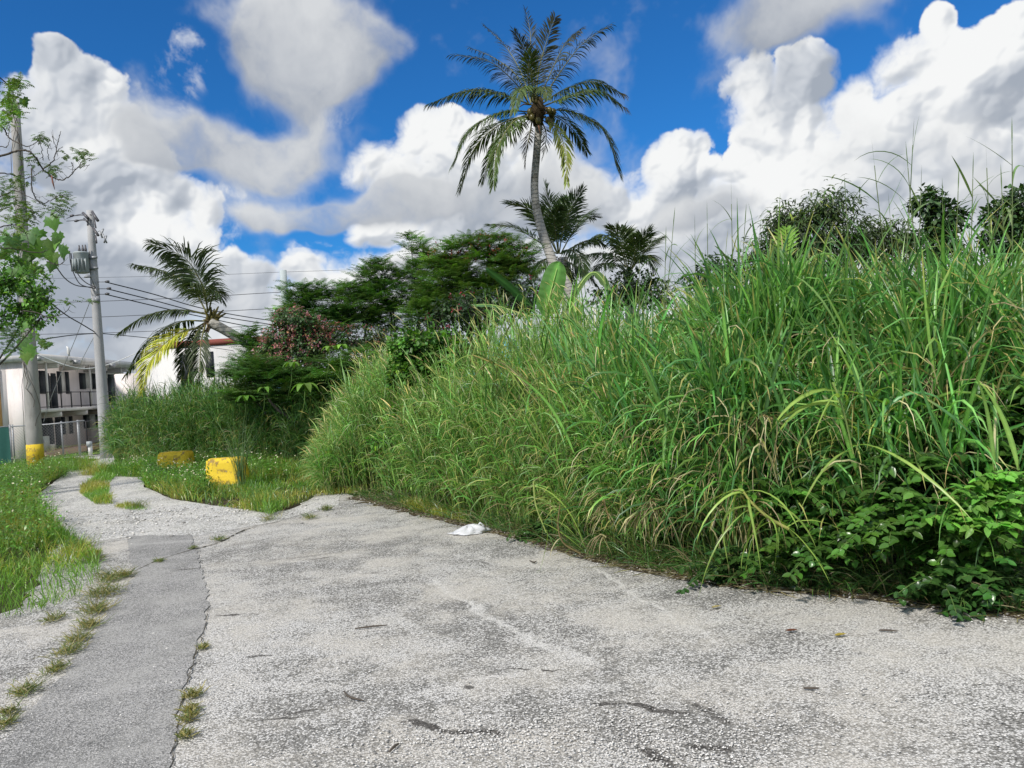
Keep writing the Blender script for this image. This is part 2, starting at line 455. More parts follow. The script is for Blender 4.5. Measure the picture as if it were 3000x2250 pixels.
M_LEAF = leafmat('leaf', .45, .4, .30, gain=1.75)
M_GLOSS = leafmat('glossy_leaf', .28, .5, .22, nscale=9)
M_PALM = leafmat('palm_leaf', .5, .3, .22, nscale=6, gain=1.45)
M_DRY = leafmat('dry_leaf', .8, .15, .2, tcol=(1.1, 1.0, .8))
M_PETAL = leafmat('petal', .6, .2, .3, tcol=(1, .9, .9))
def barkmat(name, c1, c2, scale=10, zs=.3):
    m, t = newmat(name)
    pos = t.new('ShaderNodeNewGeometry').outputs['Position']
    mp = t.new('ShaderNodeMapping'); t.l.new(pos, mp.inputs[0]); mp.inputs['Scale'].default_value = (1, 1, zs)
    n = t.noise(mp.outputs[0], scale, 6, .65); n2 = t.noise(pos, scale * 4, 4, .6)
    c = t.mix(t.ss(n, .38, .62), c1, c2); c = t.mix(t.m('MULTIPLY', n2, .6), c, tuple(x * .45 for x in c1))
    finish(t, princ(t, c, .85, .2, bump=t.m('ADD', n, n2), bs=.6, bd=.02)); return m
M_BARK = barkmat('bark', (.10, .08, .06), (.19, .16, .12))
M_TWIG = barkmat('twig_bark', (.07, .06, .05), (.15, .13, .11), 20)
M_STEM = plain('green_stem', (.10, .17, .04), .6, .3)

# ------------------------------------------------------------------ ground
def soil_mat():
    m, t = newmat('soil')
    pos = t.new('ShaderNodeNewGeometry').outputs['Position']
    n1 = t.noise(pos, .7, 5, .6); n2 = t.noise(pos, 14, 5, .65); n3 = t.noise(pos, 60, 3, .6)
    c = t.mix(n2, (.028, .022, .014), (.085, .068, .045))
    c = t.mix(t.m('MULTIPLY', t.ss(n1, .4, .6), .75), c, t.mix(n3, (.028, .048, .012), (.07, .10, .028)))
    far = t.new('ShaderNodeSeparateXYZ'); t.l.new(pos, far.inputs[0])
    c = t.mix(t.ss(far.outputs[1], 27, 33), c, t.mix(n3, (.05, .095, .02), (.10, .15, .045)))
    finish(t, princ(t, c, .95, .1, bump=n2, bs=.8, bd=.03)); return m
def grid_sheet(name, xs, ys, mat, off, zfun=None):
    X, Y = np.meshgrid(xs, ys); Z = tz(X, Y) + off
    if zfun is not None: Z = Z + zfun(X, Y)
    W = len(xs); i = np.arange((len(ys) - 1) * W).reshape(-1, W)[:, :-1].ravel()
    mb = MB(); mb.add(np.stack([X, Y, Z], -1).reshape(-1, 3), np.stack([i, i + 1, i + 1 + W, i + W], 1))
    o = mb.build(name, mat); return o
ys = np.unique(np.concatenate([[-1500, -300, -60, -15], np.linspace(-6, 60, 111), [80, 150, 400, 1200, 3000]]))
xs = np.unique(np.concatenate([[-3000, -800, -200, -80], np.linspace(-45, 25, 81), [60, 200, 800, 3000]]))
tag(grid_sheet('ground', xs, ys, soil_mat(), -.03), kind='structure')

def gravel_asphalt(name, dark, stone, white, cell, wnoise, tan=(.54, .505, .44), stains=(), whites=(), lines=(), bs=.5, ws=(.36, .66), damt=.85):
    """worn asphalt: stone chips of cell size, more of them bare and white where wnoise is high"""
    m, t = newmat(name)
    pos = t.new('ShaderNodeNewGeometry').outputs['Position']
    wp = t.v('ADD', pos, t.v('SCALE', t.v('SUBTRACT', t.noise(pos, 2.2, 4, .6, col=True), (.5, .5, .5)), scale=.35))
    vo = t.new('ShaderNodeTexVoronoi', feature='F1'); t.l.new(pos, vo.inputs[0]); vo.inputs['Scale'].default_value = cell
    cr = t.new('ShaderNodeSeparateColor'); t.l.new(vo.outputs['Color'], cr.inputs[0])
    vb = t.new('ShaderNodeTexVoronoi', feature='F1'); t.l.new(pos, vb.inputs[0]); vb.inputs['Scale'].default_value = cell * .42
    cb = t.new('ShaderNodeSeparateColor'); t.l.new(vb.outputs['Color'], cb.inputs[0])
    a, b, lo, hi = wnoise
    w1 = t.noise(wp, a, 6, .62); w2 = t.noise(wp, b, 5, .65)
    w = t.m('MULTIPLY_ADD', t.ss(t.m('ADD', t.m('MULTIPLY', w1, .55), t.m('MULTIPLY', w2, .45)), *ws), hi - lo, lo)
    def blob(cx, cy, rx, ry, rz=0):
        mp = t.new('ShaderNodeMapping', vector_type='TEXTURE'); t.l.new(wp, mp.inputs[0])
        mp.inputs['Location'].default_value = (cx, cy, 0); mp.inputs['Rotation'].default_value = (0, 0, rz); mp.inputs['Scale'].default_value = (rx, ry, 50)
        return t.ss(t.v('LENGTH', mp.outputs[0]), 1.15, .45)
    for q in whites:
        w = t.m('ADD', w, t.m('MULTIPLY', blob(*q[:5]), q[5]))
    dk = None; ln = None
    wf = t.noise(pos, 9, 5, .65)
    for q in stains:
        b_ = t.m('MULTIPLY', blob(*q[:5]), q[5]); w = t.m('SUBTRACT', w, t.m('MULTIPLY', b_, .6)); dk = b_ if dk is None else t.m('MAXIMUM', dk, b_)
    for q in lines:
        b_ = t.m('MULTIPLY', blob(*q[:5]), q[5]); w = t.m('ADD', w, t.m('MULTIPLY', b_, .6)); ln = b_ if ln is None else t.m('MAXIMUM', ln, b_)
    w = t.m('MAXIMUM', t.m('MINIMUM', w, .97), 0.0)
    isw = t.ss(t.m('SUBTRACT', w, cr.outputs[0]), -.05, .06)
    isb = t.m('MULTIPLY', t.ss(t.m('SUBTRACT', t.m('MULTIPLY', w, .35), cb.outputs[0]), -.02, .03), t.ss(vb.outputs['Distance'], .62, .35))
    g = t.mix(cr.outputs[1], tuple(x * .55 for x in dark), tuple(x * 1.6 for x in dark))
    s = t.mix(cr.outputs[2], tuple(x * .62 for x in stone), white)
    c = t.mix(t.m('MAXIMUM', isw, isb), g, s)
    gap = t.ss(vo.outputs['Distance'], .75, .42)
    c = t.mix(t.m('MULTIPLY', t.m('SUBTRACT', 1.0, gap), .65), c, tuple(x * .35 for x in dark))
    dust = t.m('MULTIPLY', t.ss(t.noise(wp, 1.1, 6, .68), .42, .66), .60)
    c = t.mix(dust, c, t.mix(cr.outputs[1], tuple(x * .8 for x in tan), tuple(min(1, x * 1.25) for x in tan)))
    if ln is not None: c = t.mix(t.m('MULTIPLY', t.m('MULTIPLY', ln, t.ss(wf, .38, .62)), .6), c, t.mix(cr.outputs[1], (.55, .53, .49), (.84, .82, .77)))
    if dk is not None: c = t.mix(t.m('MULTIPLY', t.ss(t.m('SUBTRACT', t.m('MULTIPLY', dk, t.m('MULTIPLY_ADD', wf, 1.9, .1)), t.m('MULTIPLY', cr.outputs[0], .55)), .12, .45), damt), c, t.mix(cr.outputs[1], (.035, .033, .03), (.13, .12, .11)))
    hgt = t.m('ADD', t.m('MULTIPLY', gap, t.m('MULTIPLY_ADD', cr.outputs[0], .6, .4)), t.m('MULTIPLY', w2, 1.2))
    finish(t, princ(t, c, .9, .15, bump=hgt, bs=bs, bd=.012)); return m

def P2(px, py): g = gnd(px, py); return (g.x, g.y)
def bl(px, py, rx, ry, amt, rz=0):
    x, y = P2(px, py); return (x, y, rx, ry, rz, amt)
from mathutils.geometry import tessellate_polygon
def jag(pts, step=.12, amp=.03, closed=True, seed=1):
    r = np.random.default_rng(seed); out = []
    n = len(pts)
    for i in range(n if closed else n - 1):
        a = np.array(pts[i]); b = np.array(pts[(i + 1) % n]); L = np.linalg.norm(b - a); k = max(1, min(200, int(L / step)))
        for j in range(k):
            out.append(a + (b - a) * j / k + r.normal(0, amp, 2) * (1 if j else .3))
    return out
def sheet(name, pts, z, mat, amp=.03, step=.12, seed=1):
    pj = jag(pts, step, amp, True, seed)
    tri = tessellate_polygon([[Vector((p[0], p[1], 0)) for p in pj]])
    V = [(p[0], p[1], float(tz(p[0], p[1])) + z) for p in pj]
    mb = MB(); mb.add(V, T=[tuple(t_) for t_ in tri]); o = mb.build(name, mat, smooth=False)
    me = o.data
    import bmesh
    bm = bmesh.new(); bm.from_mesh(me); bmesh.ops.recalc_face_normals(bm, faces=bm.faces)
    if sum(f.normal.z for f in bm.faces) < 0: bmesh.ops.reverse_faces(bm, faces=bm.faces)
    bm.to_mesh(me); bm.free()
    return o

def seg(a, b, wd, amt):
    A_ = np.array(P2(*a)); B_ = np.array(P2(*b)); d = B_ - A_; c_ = (A_ + B_) / 2
    return (c_[0], c_[1], np.linalg.norm(d) * .62, wd, math.atan2(d[1], d[0]), amt)
# the edge of the tall grass on the right, along the ground
EDGE_PX = [(3420, 1870), (3000, 1795), (2760, 1770), (2500, 1735), (2300, 1722), (2100, 1700), (1900, 1665), (1730, 1625), (1560, 1580), (1400, 1540), (1200, 1495), (1040, 1455)]
EDGE = [P2(*p) for p in EDGE_PX]
road_pts = [(9, -4), (5.5, 2.5)] + EDGE[1:] + [P2(1000, 1440), P2(930, 1445), P2(860, 1490), P2(790, 1500), P2(600, 1495), P2(380, 1525), P2(240, 1550), P2(150, 1610), P2(60, 1780), P2(-150, 1850), (-9, 4.5), (-9, -4)]
M_ROAD = gravel_asphalt('worn_asphalt', (.235, .228, .21), (.58, .56, .515), (.82, .80, .76), 100, (.55, 3.5, .22, .95),
    ws=(.40, .60),
    whites=[bl(850, 1850, .9, .6, .35, .2), bl(1200, 1900, .45, .25, .35, .3), bl(620, 2030, .25, .9, .35), bl(760, 1560, 1.4, .5, .4), bl(2600, 1950, 1.5, .6, .25), bl(1300, 2030, .5, .15, .4), bl(2700, 2200, .8, .3, .3), bl(2400, 1800, 1.2, .4, .3), bl(650, 1850, .3, .5, .35)],
    lines=[seg((1250, 1690), (1370, 1760), .035, .9), seg((1360, 1755), (1500, 1850), .04, .9), seg((1490, 1840), (1640, 1920), .045, .75), seg((1600, 1900), (1760, 1950), .06, .7), seg((1730, 1660), (1850, 1735), .028, .9), seg((1845, 1730), (1990, 1815), .024, .9), seg((1980, 1810), (2130, 1890), .028, .6),
           seg((1330, 2000), (1560, 1965), .035, .9), seg((1180, 2050), (1340, 2005), .05, .7), seg((1150, 1800), (1250, 1850), .07, .5), seg((700, 2000), (1000, 2010), .05, .4), seg((1600, 2010), (1850, 2020), .05, .5)],
    stains=[seg((1200, 2122), (1320, 2135), .030, 1.3), seg((1310, 2135), (1460, 2150), .035, 1.4), seg((1740, 2066), (1830, 2062), .022, 1.2), seg((1840, 2058), (2010, 2085), .03, 1.1), seg((1480, 1958), (1560, 1956), .012, 1.2), seg((1590, 1955), (1660, 1956), .010, 1), seg((1370, 2010), (1420, 2012), .03, .9),
            seg((830, 2090), (960, 2075), .02, 1), seg((760, 2110), (900, 2100), .016, .9), seg((1980, 2180), (2120, 2200), .03, .9), seg((2000, 2040), (2150, 2130), .05, .6), seg((700, 1930), (800, 1925), .03, .8), seg((640, 1800), (700, 1795), .03, .8), 
            seg((900, 1640), (990, 1628), .03, .6), seg((1060, 1675), (1130, 1672), .03, .5), seg((1860, 2200), (2000, 2245), .04, .8), seg((1300, 1480), (1370, 1490), .04, .6)])
tag(sheet('road', road_pts, -.004, M_ROAD, .035), kind='structure')
M_STRIP = gravel_asphalt('patch_asphalt', (.225, .222, .212), (.40, .39, .37), (.72, .70, .67), 140, (.5, 3.0, .12, .62), tan=(.40, .39, .365), bs=.35,
    whites=[bl(300, 2030, .5, .12, .35, .2), bl(420, 1640, .5, .1, .3), bl(480, 1590, .8, .12, .5)], stains=[bl(150, 2240, .6, .3, .1)])
strip_px = [(372, 1570), (380, 1640), (395, 1690), (344, 1740), (298, 1827), (229, 1918), (160, 2004), (57, 2120), (-80, 2280), (-260, 2500), (470, 2500), (498, 2250), (515, 2159), (533, 2062), (550, 1987), (566, 1930), (596, 1844), (612, 1770), (598, 1690), (573, 1612), (562, 1568)]
tag(sheet('asphalt_patch', [P2(*p) for p in strip_px], .003, M_STRIP, .012, .08, 2), kind='structure')
# the limestone track running on to the houses
M_TRACK = gravel_asphalt('limestone_track', (.26, .25, .22), (.60, .58, .53), (.86, .85, .82), 60, (.5, 4.0, .62, 1.05), tan=(.62, .60, .55),
    stains=[bl(350, 1530, 1.2, .25, .5), bl(480, 1500, .8, .15, .5), bl(250, 1500, .7, .3, .45), bl(420, 1470, .5, .3, .3), bl(300, 1400, .6, 1.2, .3)], damt=.0)
tl = [P2(250, 1590), P2(180, 1550), P2(130, 1500), P2(110, 1450), P2(160, 1410), P2(190, 1390), P2(200, 1375)]
tr_ = [P2(470, 1371), P2(430, 1395), P2(420, 1425), P2(500, 1460), P2(620, 1480), P2(740, 1495), P2(800, 1512), P2(880, 1480), P2(940, 1452), P2(1000, 1445), P2(990, 1480), P2(800, 1530), P2(560, 1572), P2(372, 1574)]
far_t = [(-14.6, 27.5), (-17.5, 31), (-20, 35), (-18.6, 36), (-15, 31.5), (-12.6, 27.0)]
tag(sheet('track', tl + far_t + tr_, -.001, M_TRACK, .012, .25, 3), kind='structure')
M_CONC = plain('pale_concrete', (.42, .40, .36), .9, .2, var=.25, scale=3)
# rotting litter strip along the foot of the grass
def band(name, path, w0, w1, z, mat, seed):
    r = np.random.default_rng(seed); P = np.array(path); T = np.gradient(P, axis=0); T /= np.linalg.norm(T, axis=1)[:, None]; N = np.stack([-T[:, 1], T[:, 0]], 1)
    A = P + N * w0; B = P + N * w1
    return sheet(name, list(map(tuple, A)) + list(map(tuple, B[::-1])), z, mat, .05, .09, seed)
m, t = newmat('leaf_litter'); pos = t.new('ShaderNodeNewGeometry').outputs['Position']
lv = t.vor(pos, 55, out='Color'); ls = t.new('ShaderNodeSeparateColor'); t.l.new(lv, ls.inputs[0])
c = t.mix(ls.outputs[0], (.03, .022, .014), (.12, .09, .06)); c = t.mix(t.ss(ls.outputs[1], .80, .86), c, (.42, .38, .30))
finish(t, princ(t, c, .95, .1, bump=ls.outputs[2], bs=.7, bd=.02))
ep = bez([(x, y, 0) for x, y in EDGE], 60)[:, :2]
tag(band('leaf_litter_strip', ep, .13, -1.2, .003, m, 9), kind='structure')
# loose chips of limestone
def stones(name, n, cx, cy, sx, sy, s0, s1, seed, cols=((.72, .70, .66), (.35, .34, .32))):
    r = np.random.default_rng(seed)
    x = r.normal(cx, sx, n); y = r.normal(cy, sy, n); s = r.uniform(s0, s1, n) * r.random(n) ** .5
    ico = np.array([[0, 0, 1], [.9, 0, .3], [.28, .85, .35], [-.72, .53, .3], [-.72, -.53, .3], [.28, -.85, .35], [0, 0, -.3]])
    tri = np.array([[0, 1, 2], [0, 2, 3], [0, 3, 4], [0, 4, 5], [0, 5, 1], [6, 2, 1], [6, 3, 2], [6, 4, 3], [6, 5, 4], [6, 1, 5]])
    a = r.uniform(0, 6.28, n); V = ico[None] * (1 + r.normal(0, .22, (n, 7, 3)))
    ca, sa = np.cos(a)[:, None], np.sin(a)[:, None]
    X = V[..., 0] * ca - V[..., 1] * sa; Y = V[..., 0] * sa + V[..., 1] * ca
    st = r.uniform(.8, 1.5, (n, 1))
    V = np.stack([X * s[:, None] * st + x[:, None], Y * s[:, None] + y[:, None], V[..., 2] * s[:, None] * .7 + .002], -1)
    C = np.where(r.random((n, 1)) < .8, np.array(cols[0]), np.array(cols[1])) * r.uniform(.7, 1.15, (n, 1))
    mb = MB(); mb.add(V.reshape(-1, 3), T=(tri[None] + (np.arange(n) * 7)[:, None, None]).reshape(-1, 3), C=np.repeat(C, 7, 0))
    return mb
ST = MB()
def merge(a, b):
    k = a.n
    a.V += b.V; a.C += b.C; a.Q += [q + k for q in b.Q]; a.T += [q + k for q in b.T]; a.MQ += b.MQ; a.MT += b.MT; a.n += b.n
for q in [(1900, 1600, 2150, .55, .18), (700, 1350, 2170, .3, .07), (800, 1950, 2170, .35, .1), (700, 2400, 2100, .9, .25), (500, 2050, 2230, .2, .08), (700, 800, 1950, .6, .5)]:
    x, y = P2(q[1], q[2]); merge(ST, stones('s', q[0], x, y, q[3], q[4], .003, .0095, q[0] + q[1]))
x, y = P2(450, 1520); merge(ST, stones('s', 900, x, y, 1.6, .8, .008, .03, 5))
for i in range(0, 60, 2): merge(ST, stones('s', 16, ep[i][0], ep[i][1] + -.08, .12, .1, .005, .016, 300 + i))
M_STONE, t = newmat('limestone_chips'); a = t.new('ShaderNodeAttribute'); a.attribute_name = 'tint'; finish(t, princ(t, a.outputs[0], .9, .2))
tag(ST.build('loose_gravel', M_STONE, smooth=False), kind='stuff', label='loose white limestone chips scattered over the worn asphalt', cat='gravel')
# the crack that crosses the asphalt, filled with dirt
def crack(name, pxs, w, z, seed):
    P = bez([(*P2(*p), 0) for p in pxs], 70)[:, :2]; r = np.random.default_rng(seed); P = P + r.normal(0, .005, P.shape)
    T = np.gradient(P, axis=0); T /= np.linalg.norm(T, axis=1)[:, None] + 1e-9; N = np.stack([-T[:, 1], T[:, 0]], 1)
    ww = (w * r.uniform(-.1, 1.5, len(P)).clip(.03) * np.sin(np.linspace(.15, 3.0, len(P))) ** .5)[:, None]
    V = np.concatenate([np.c_[P - N * ww, np.full(len(P), z)], np.c_[P + N * ww, np.full(len(P), z)]]); n = len(P)
    mb = MB(); mb.add(V, [[i + 1, i, n + i, n + i + 1] for i in range(n - 1)]); o = mb.build(name, M_CRACK); return tag(o, kind='structure')
M_CRACK = plain('crack_dirt', (.085, .078, .062), .95, .1, var=.5, scale=14)
crack('road_crack', [(380, 1680), (470, 1640), (560, 1612), (640, 1590), (700, 1560), (760, 1540), (850, 1523)], .015, .0045, 1)
crack('road_crack', [(612, 1768), (600, 1840), (580, 1900), (560, 1960), (548, 2010), (530, 2070), (515, 2160), (500, 2245)], .0042, .006, 2)
crack('road_crack', [(830, 1640), (890, 1632), (970, 1622)], .008, .0045, 3)
crack('road_crack', [(500, 1672), (560, 1668), (600, 1664)], .007, .006, 4)

# ------------------------------------------------------------------ buildings, poles, fences
M_WALL = plain('off_white_render', (.80, .735, .715), .9, .2, var=.10, scale=1.2, dirt=(.25, .21, .18, .35))
M_WALL2 = plain('white_render', (.64, .63, .61), .9, .2, var=.10, scale=1.0, dirt=(.33, .29, .26, .4))
M_ROOF = plain('roof_concrete', (.70, .68, .66), .9, .2, var=.2, scale=1.5, dirt=(.2, .18, .16, .5))
M_DARK = plain('dark_glass_and_recess', (.020, .022, .026), .35, .5)  # window glass; also the painted shade of the arcade recess
M_SHUT = plain('shutter_paint', (.018, .024, .034), .55, .4)
M_RAIL = plain('rail_paint', (.035, .033, .035), .6, .4)
M_POST = plain('white_paint', (.70, .69, .66), .6, .4)
M_OCHRE = plain('ochre_paint', (.55, .33, .12), .8, .3, dirt=(.3, .16, .08, .6))
M_PINK = plain('terracotta_band', (.48, .30, .22), .85, .3)
M_REDR = plain('red_parapet', (.24, .07, .055), .85, .3)
M_GALV = plain('galvanised', (.33, .34, .35), .5, .5, metal=.4)
M_PCON = plain('pole_concrete', (.36, .35, .33), .9, .2, var=.22, scale=5, dirt=(.16, .15, .14, .5))
M_PCONL = plain('light_pole_concrete', (.42, .42, .42), .9, .2, var=.18, scale=5, dirt=(.20, .19, .18, .4))
M_TRAF = plain('transformer_paint', (.36, .40, .40), .5, .5, dirt=(.22, .20, .18, .4))
M_WIRE = plain('cable', (.035, .037, .042), .6, .3)
M_WWIRE = plain('white_cable', (.75, .75, .75), .6, .3)
M_INS = plain('insulator', (.10, .095, .10), .4, .5)
M_GREENF = plain('green_mesh', (.03, .11, .09), .8, .2)
def yellow_mat():
    m, t = newmat('yellow_paint'); pos = t.new('ShaderNodeNewGeometry').outputs['Position']
    n = t.noise(pos, 7, 7, .7); n2 = t.noise(pos, 40, 4, .7)
    c = t.mix(n2, (.66, .46, .02), (.80, .58, .05))
    c = t.mix(t.m('MULTIPLY', t.ss(n, .50, .62), .85), c, (.24, .15, .045))
    c = t.mix(t.ss(t.m('ADD', t.m('MULTIPLY', n, .5), t.m('MULTIPLY', n2, .5)), .58, .63), c, (.30, .27, .22))
    finish(t, princ(t, c, .75, .3, bump=n2, bs=.4, bd=.01)); return m
M_YEL = yellow_mat()

def vplane(O, u, px, py):
    """ray through (px,py) meets the vertical plane through O along u -> (s, z)"""
    d = ray(px, py); nx, ny = -u[1], u[0]
    t = ((O[0]) * nx + (O[1]) * ny) / (d.x * nx + d.y * ny)
    p = d * t; return ((p.x - O[0]) * u[0] + (p.y - O[1]) * u[1], p.z + CAMH)
class Face:
    """a facade: origin O, direction u, outward normal n; boxes given as s0,s1,z0,z1 and how far they stand out (d0..d1)"""
    def __init__(s, O, E, flip=1):
        s.O = np.array(O[:2], float); d = np.array(E[:2], float) - s.O; s.L = np.linalg.norm(d); s.u = d / s.L; s.n = np.array([s.u[1], -s.u[0]]) * flip
        s.M = np.array([[s.u[0], s.n[0], 0], [s.u[1], s.n[1], 0], [0, 0, 1]])
    def box(s, mb, s0, s1, d0, d1, z0, z1, **k):
        c = s.O + s.u * (s0 + s1) / 2 + s.n * (d0 + d1) / 2
        P = np.array([[x, y, z] for z in (-1, 1) for y in (-1, 1) for x in (-1, 1)]) * np.array([abs(s1 - s0), abs(d1 - d0), abs(z1 - z0)]) / 2
        V = P @ s.M.T + np.array([c[0], c[1], (z0 + z1) / 2]); F_ = [[0, 2, 3, 1], [4, 5, 7, 6], [0, 1, 5, 4], [2, 6, 7, 3], [0, 4, 6, 2], [1, 3, 7, 5]]
        if np.linalg.det(s.M) < 0: F_ = [f[::-1] for f in F_]
        mb.add(V, F_, **k)
    def px(s, x, y, inset=0.0): return vplane(s.O - s.n * inset, s.u, x, y)
    def rect(s, x0, y0, x1, y1, inset):
        a, za = s.px(x0, y0, inset); b, zb = s.px(x1, y1, inset); a2, z2 = s.px(x1, y0, inset); b2, z3 = s.px(x0, y1, inset)
        return min((a + b2) / 2, (b + a2) / 2), max((a + b2) / 2, (b + a2) / 2), (zb + z3) / 2, (za + z2) / 2

ZG = -.75
A = at(110, 1200, 45); B = at(392, 1200, 59.5)
fc = Face(A, B); IN = 1.45
bld = thing('apartment_building', 'two storey off white apartment block with dark shutters and a railed upper balcony', 'building', (A.x, A.y, ZG))
zr0 = 4.82; zs1 = 2.06; zs0 = 1.86
w = MB()
fc.box(w, -.25, 17, -9, -IN, ZG, zr0)                                  # body behind the balcony
fc.box(w, -.25, 0, -IN - .002, .03, ZG, zr0)                           # end fin facing the camera
w.build('wall', M_WALL, bld, smooth=False)
rf = MB(); fc.box(rf, -.55, 17.2, -9.5, .35, zr0, 5.16)
fc.box(rf, -.62, 17.3, .352, .42, zr0 + .1, 5.22)
rfo = rf.build('roof', M_ROOF, bld, smooth=False)
sl = MB(); fc.box(sl, .003, 17, -IN, .12, zs0, zs1); sl.build('balcony_floor', M_WALL2, bld, smooth=False)
for s in (2.6, 6.2, 9.8, 13.4):
    for zz in (zs0, zr0): bm_ = MB(); fc.box(bm_, s, s + .2, -IN, .08, zz - .32, zz - .003); bm_.build('beam', M_WALL2, bld, smooth=False)
pb = MB(); fc.box(pb, 0.003, 17, -IN, .22, ZG - .2, ZG + .28); pb.build('plinth', M_PINK, bld, smooth=False)
for x in (138, 265, 357):
    s, _ = fc.px(x, 1130, .05); p_ = MB(); fc.box(p_, s - .045, s + .045, -.09, -.0, zs1 + .003, zr0 - .003); p_.build('post', M_POST, bld, smooth=False)
rl = MB(); fc.box(rl, .01, 16.9, -.04, .01, zs1 + .95, zs1 + 1.0); fc.box(rl, .01, 16.9, -.04, .01, zs1 + .08, zs1 + .12)
s = .3
while s < 16.8: fc.box(rl, s, s + .045, -.045, .015, zs1 + .003, zs1 + 1.02); s += 1.35
rlo = rl.build('railing', M_RAIL, bld, smooth=False)
bl_ = MB(); s = .1
while s < 16.8: fc.box(bl_, s, s + .016, -.03, -.014, zs1 + .12, zs1 + .95); s += .12
bl_.build('baluster', M_GALV, rlo, smooth=False)
Z2 = lambda q: (q[0] * .3316, 850 + q[1] * .3316, q[2] * .3316, 850 + q[3] * .3316)
def facade_panel(kind, q, up):
    x0, y0, x1, y1 = Z2(q); a, b, z0, z1 = fc.rect(x0, y0, x1, y1, IN)
    lo, hi = (zs1 + .01, zr0 - .35) if up else (ZG + .29, zs0 - .35)
    z1 = min(z1, hi)
    if kind == 'door': z0 = lo
    g = MB()
    if kind == 'door':
        fc.box(g, a, b, -IN + .002, -IN + .05, z0, z1 - (b - a) * .25)
        fc.box(g, a + .08, b - .08, -IN + .002, -IN + .05, z1 - (b - a) * .25 + .001, z1)
        o = g.build('door', M_SHUT, bld, smooth=False)
        fr = MB(); fc.box(fr, a - .07, a - .002, -IN + .002, -IN + .07, z0, z1); fc.box(fr, b + .002, b + .07, -IN + .002, -IN + .07, z0, z1); fr.build('frame', M_POST, o, smooth=False)
    elif kind == 'shutter':
        fc.box(g, a, b, -IN + .002, -IN + .06, z0, z1)
        for k in range(10): zz = z0 + (z1 - z0) * (k + .5) / 10; fc.box(g, a + .05, b - .05, -IN + .061, -IN + .075, zz - .02, zz + .02)
        g.build('shutter', M_SHUT, bld, smooth=False)
    elif kind == 'window':
        w3 = (b - a) / 3.2
        fc.box(g, a + w3, b - w3, -IN + .002, -IN + .03, z0 + .08, z1)
        o = g.build('window', M_POST, bld, smooth=False)
        gl = MB(); fc.box(gl, a + w3 + .05, b - w3 - .05, -IN + .031, -IN + .036, z0 + .14, z1 - .3); fc.box(gl, a + w3 + .05, b - w3 - .05, -IN + .031, -IN + .036, z1 - .27, z1 - .05); gl.build('pane', M_DARK, o, smooth=False)
        for aa, bb in ((a, a + w3 - .01), (b - w3 + .01, b)):
            g = MB(); fc.box(g, aa, bb, -IN + .002, -IN + .06, z0, z1)
            for k in range(10): zz = z0 + (z1 - z0) * (k + .5) / 10; fc.box(g, aa + .04, bb - .04, -IN + .061, -IN + .075, zz - .02, zz + .02)
            g.build('shutter', M_SHUT, bld, smooth=False)
for q in [('shutter', (345, 712, 398, 915), 1), ('door', (400, 735, 440, 1000), 1), ('door', (448, 735, 498, 1000), 1), ('window', (505, 720, 605, 915), 1), ('window', (700, 735, 858, 875), 1),
          ('door', (955, 745, 1010, 1000), 1), ('shutter', (1015, 755, 1050, 900), 1), ('shutter', (370, 1092, 412, 1290), 0), ('door', (418, 1092, 470, 1400), 0), ('door', (487, 1098, 542, 1400), 0),
          ('window', (540, 1085, 636, 1272), 0), ('window', (735, 1072, 885, 1215), 0)]: facade_panel(*q)
for x, y in ((340, 605), (668, 635), (980, 665)):
    s, z = fc.px(x * .3316, 850 + y * .3316, -.5)
    g = MB(); fc.box(g, s - .35, s - .28, .43, .62, z + .05, z + .11); fc.box(g, s - .5, s - .13, .55, .85, z - .16, z + .1); g.build('flood_lamp', M_GALV, bld, smooth=False)
# left wing of the same block: arcade, its inner shade painted as a flat dark sheet, ochre arch trim
lw = MB(); e = -fc.n                                                     # the wall that faces the camera, leftwards from the fin
C0 = fc.O + fc.u * -.25 + fc.n * -IN
fl = Face(C0, C0 - fc.n * 8, flip=-1)
if fl.n[1] > 0: fl.n = -fl.n; fl.M[:, 1] *= -1
g = MB(); fl.box(g, .75, 8, .002, .02, ZG, zr0 - .25); g.build('facade_panel', M_DARK, bld, smooth=False)
g = MB(); fl.box(g, .35, .75, .003, .16, ZG, zr0 - .3)
for k in range(8):
    a0 = k / 8 * math.pi / 2; fl.box(g, .75 + (1 - math.cos(a0 + .1)) * .8, .75 + (1 - math.cos(a0 + .3)) * .8 + .1, .003, .16, zr0 - 1.1 + math.sin(a0) * .8, zr0 - .28)
fl.box(g, .76, 8, .003, .14, zs0, zs1)
g.build('arch_trim', M_OCHRE, bld, smooth=False)
g = MB(); fl.box(g, .8, 8, .2, .24, zs1 + .95, zs1 + 1.0); 
for k in range(40): fl.box(g, .85 + k * .15, .87 + k * .15, .2, .22, zs1, zs1 + .95)
g.build('side_railing', M_RAIL, bld, smooth=False)

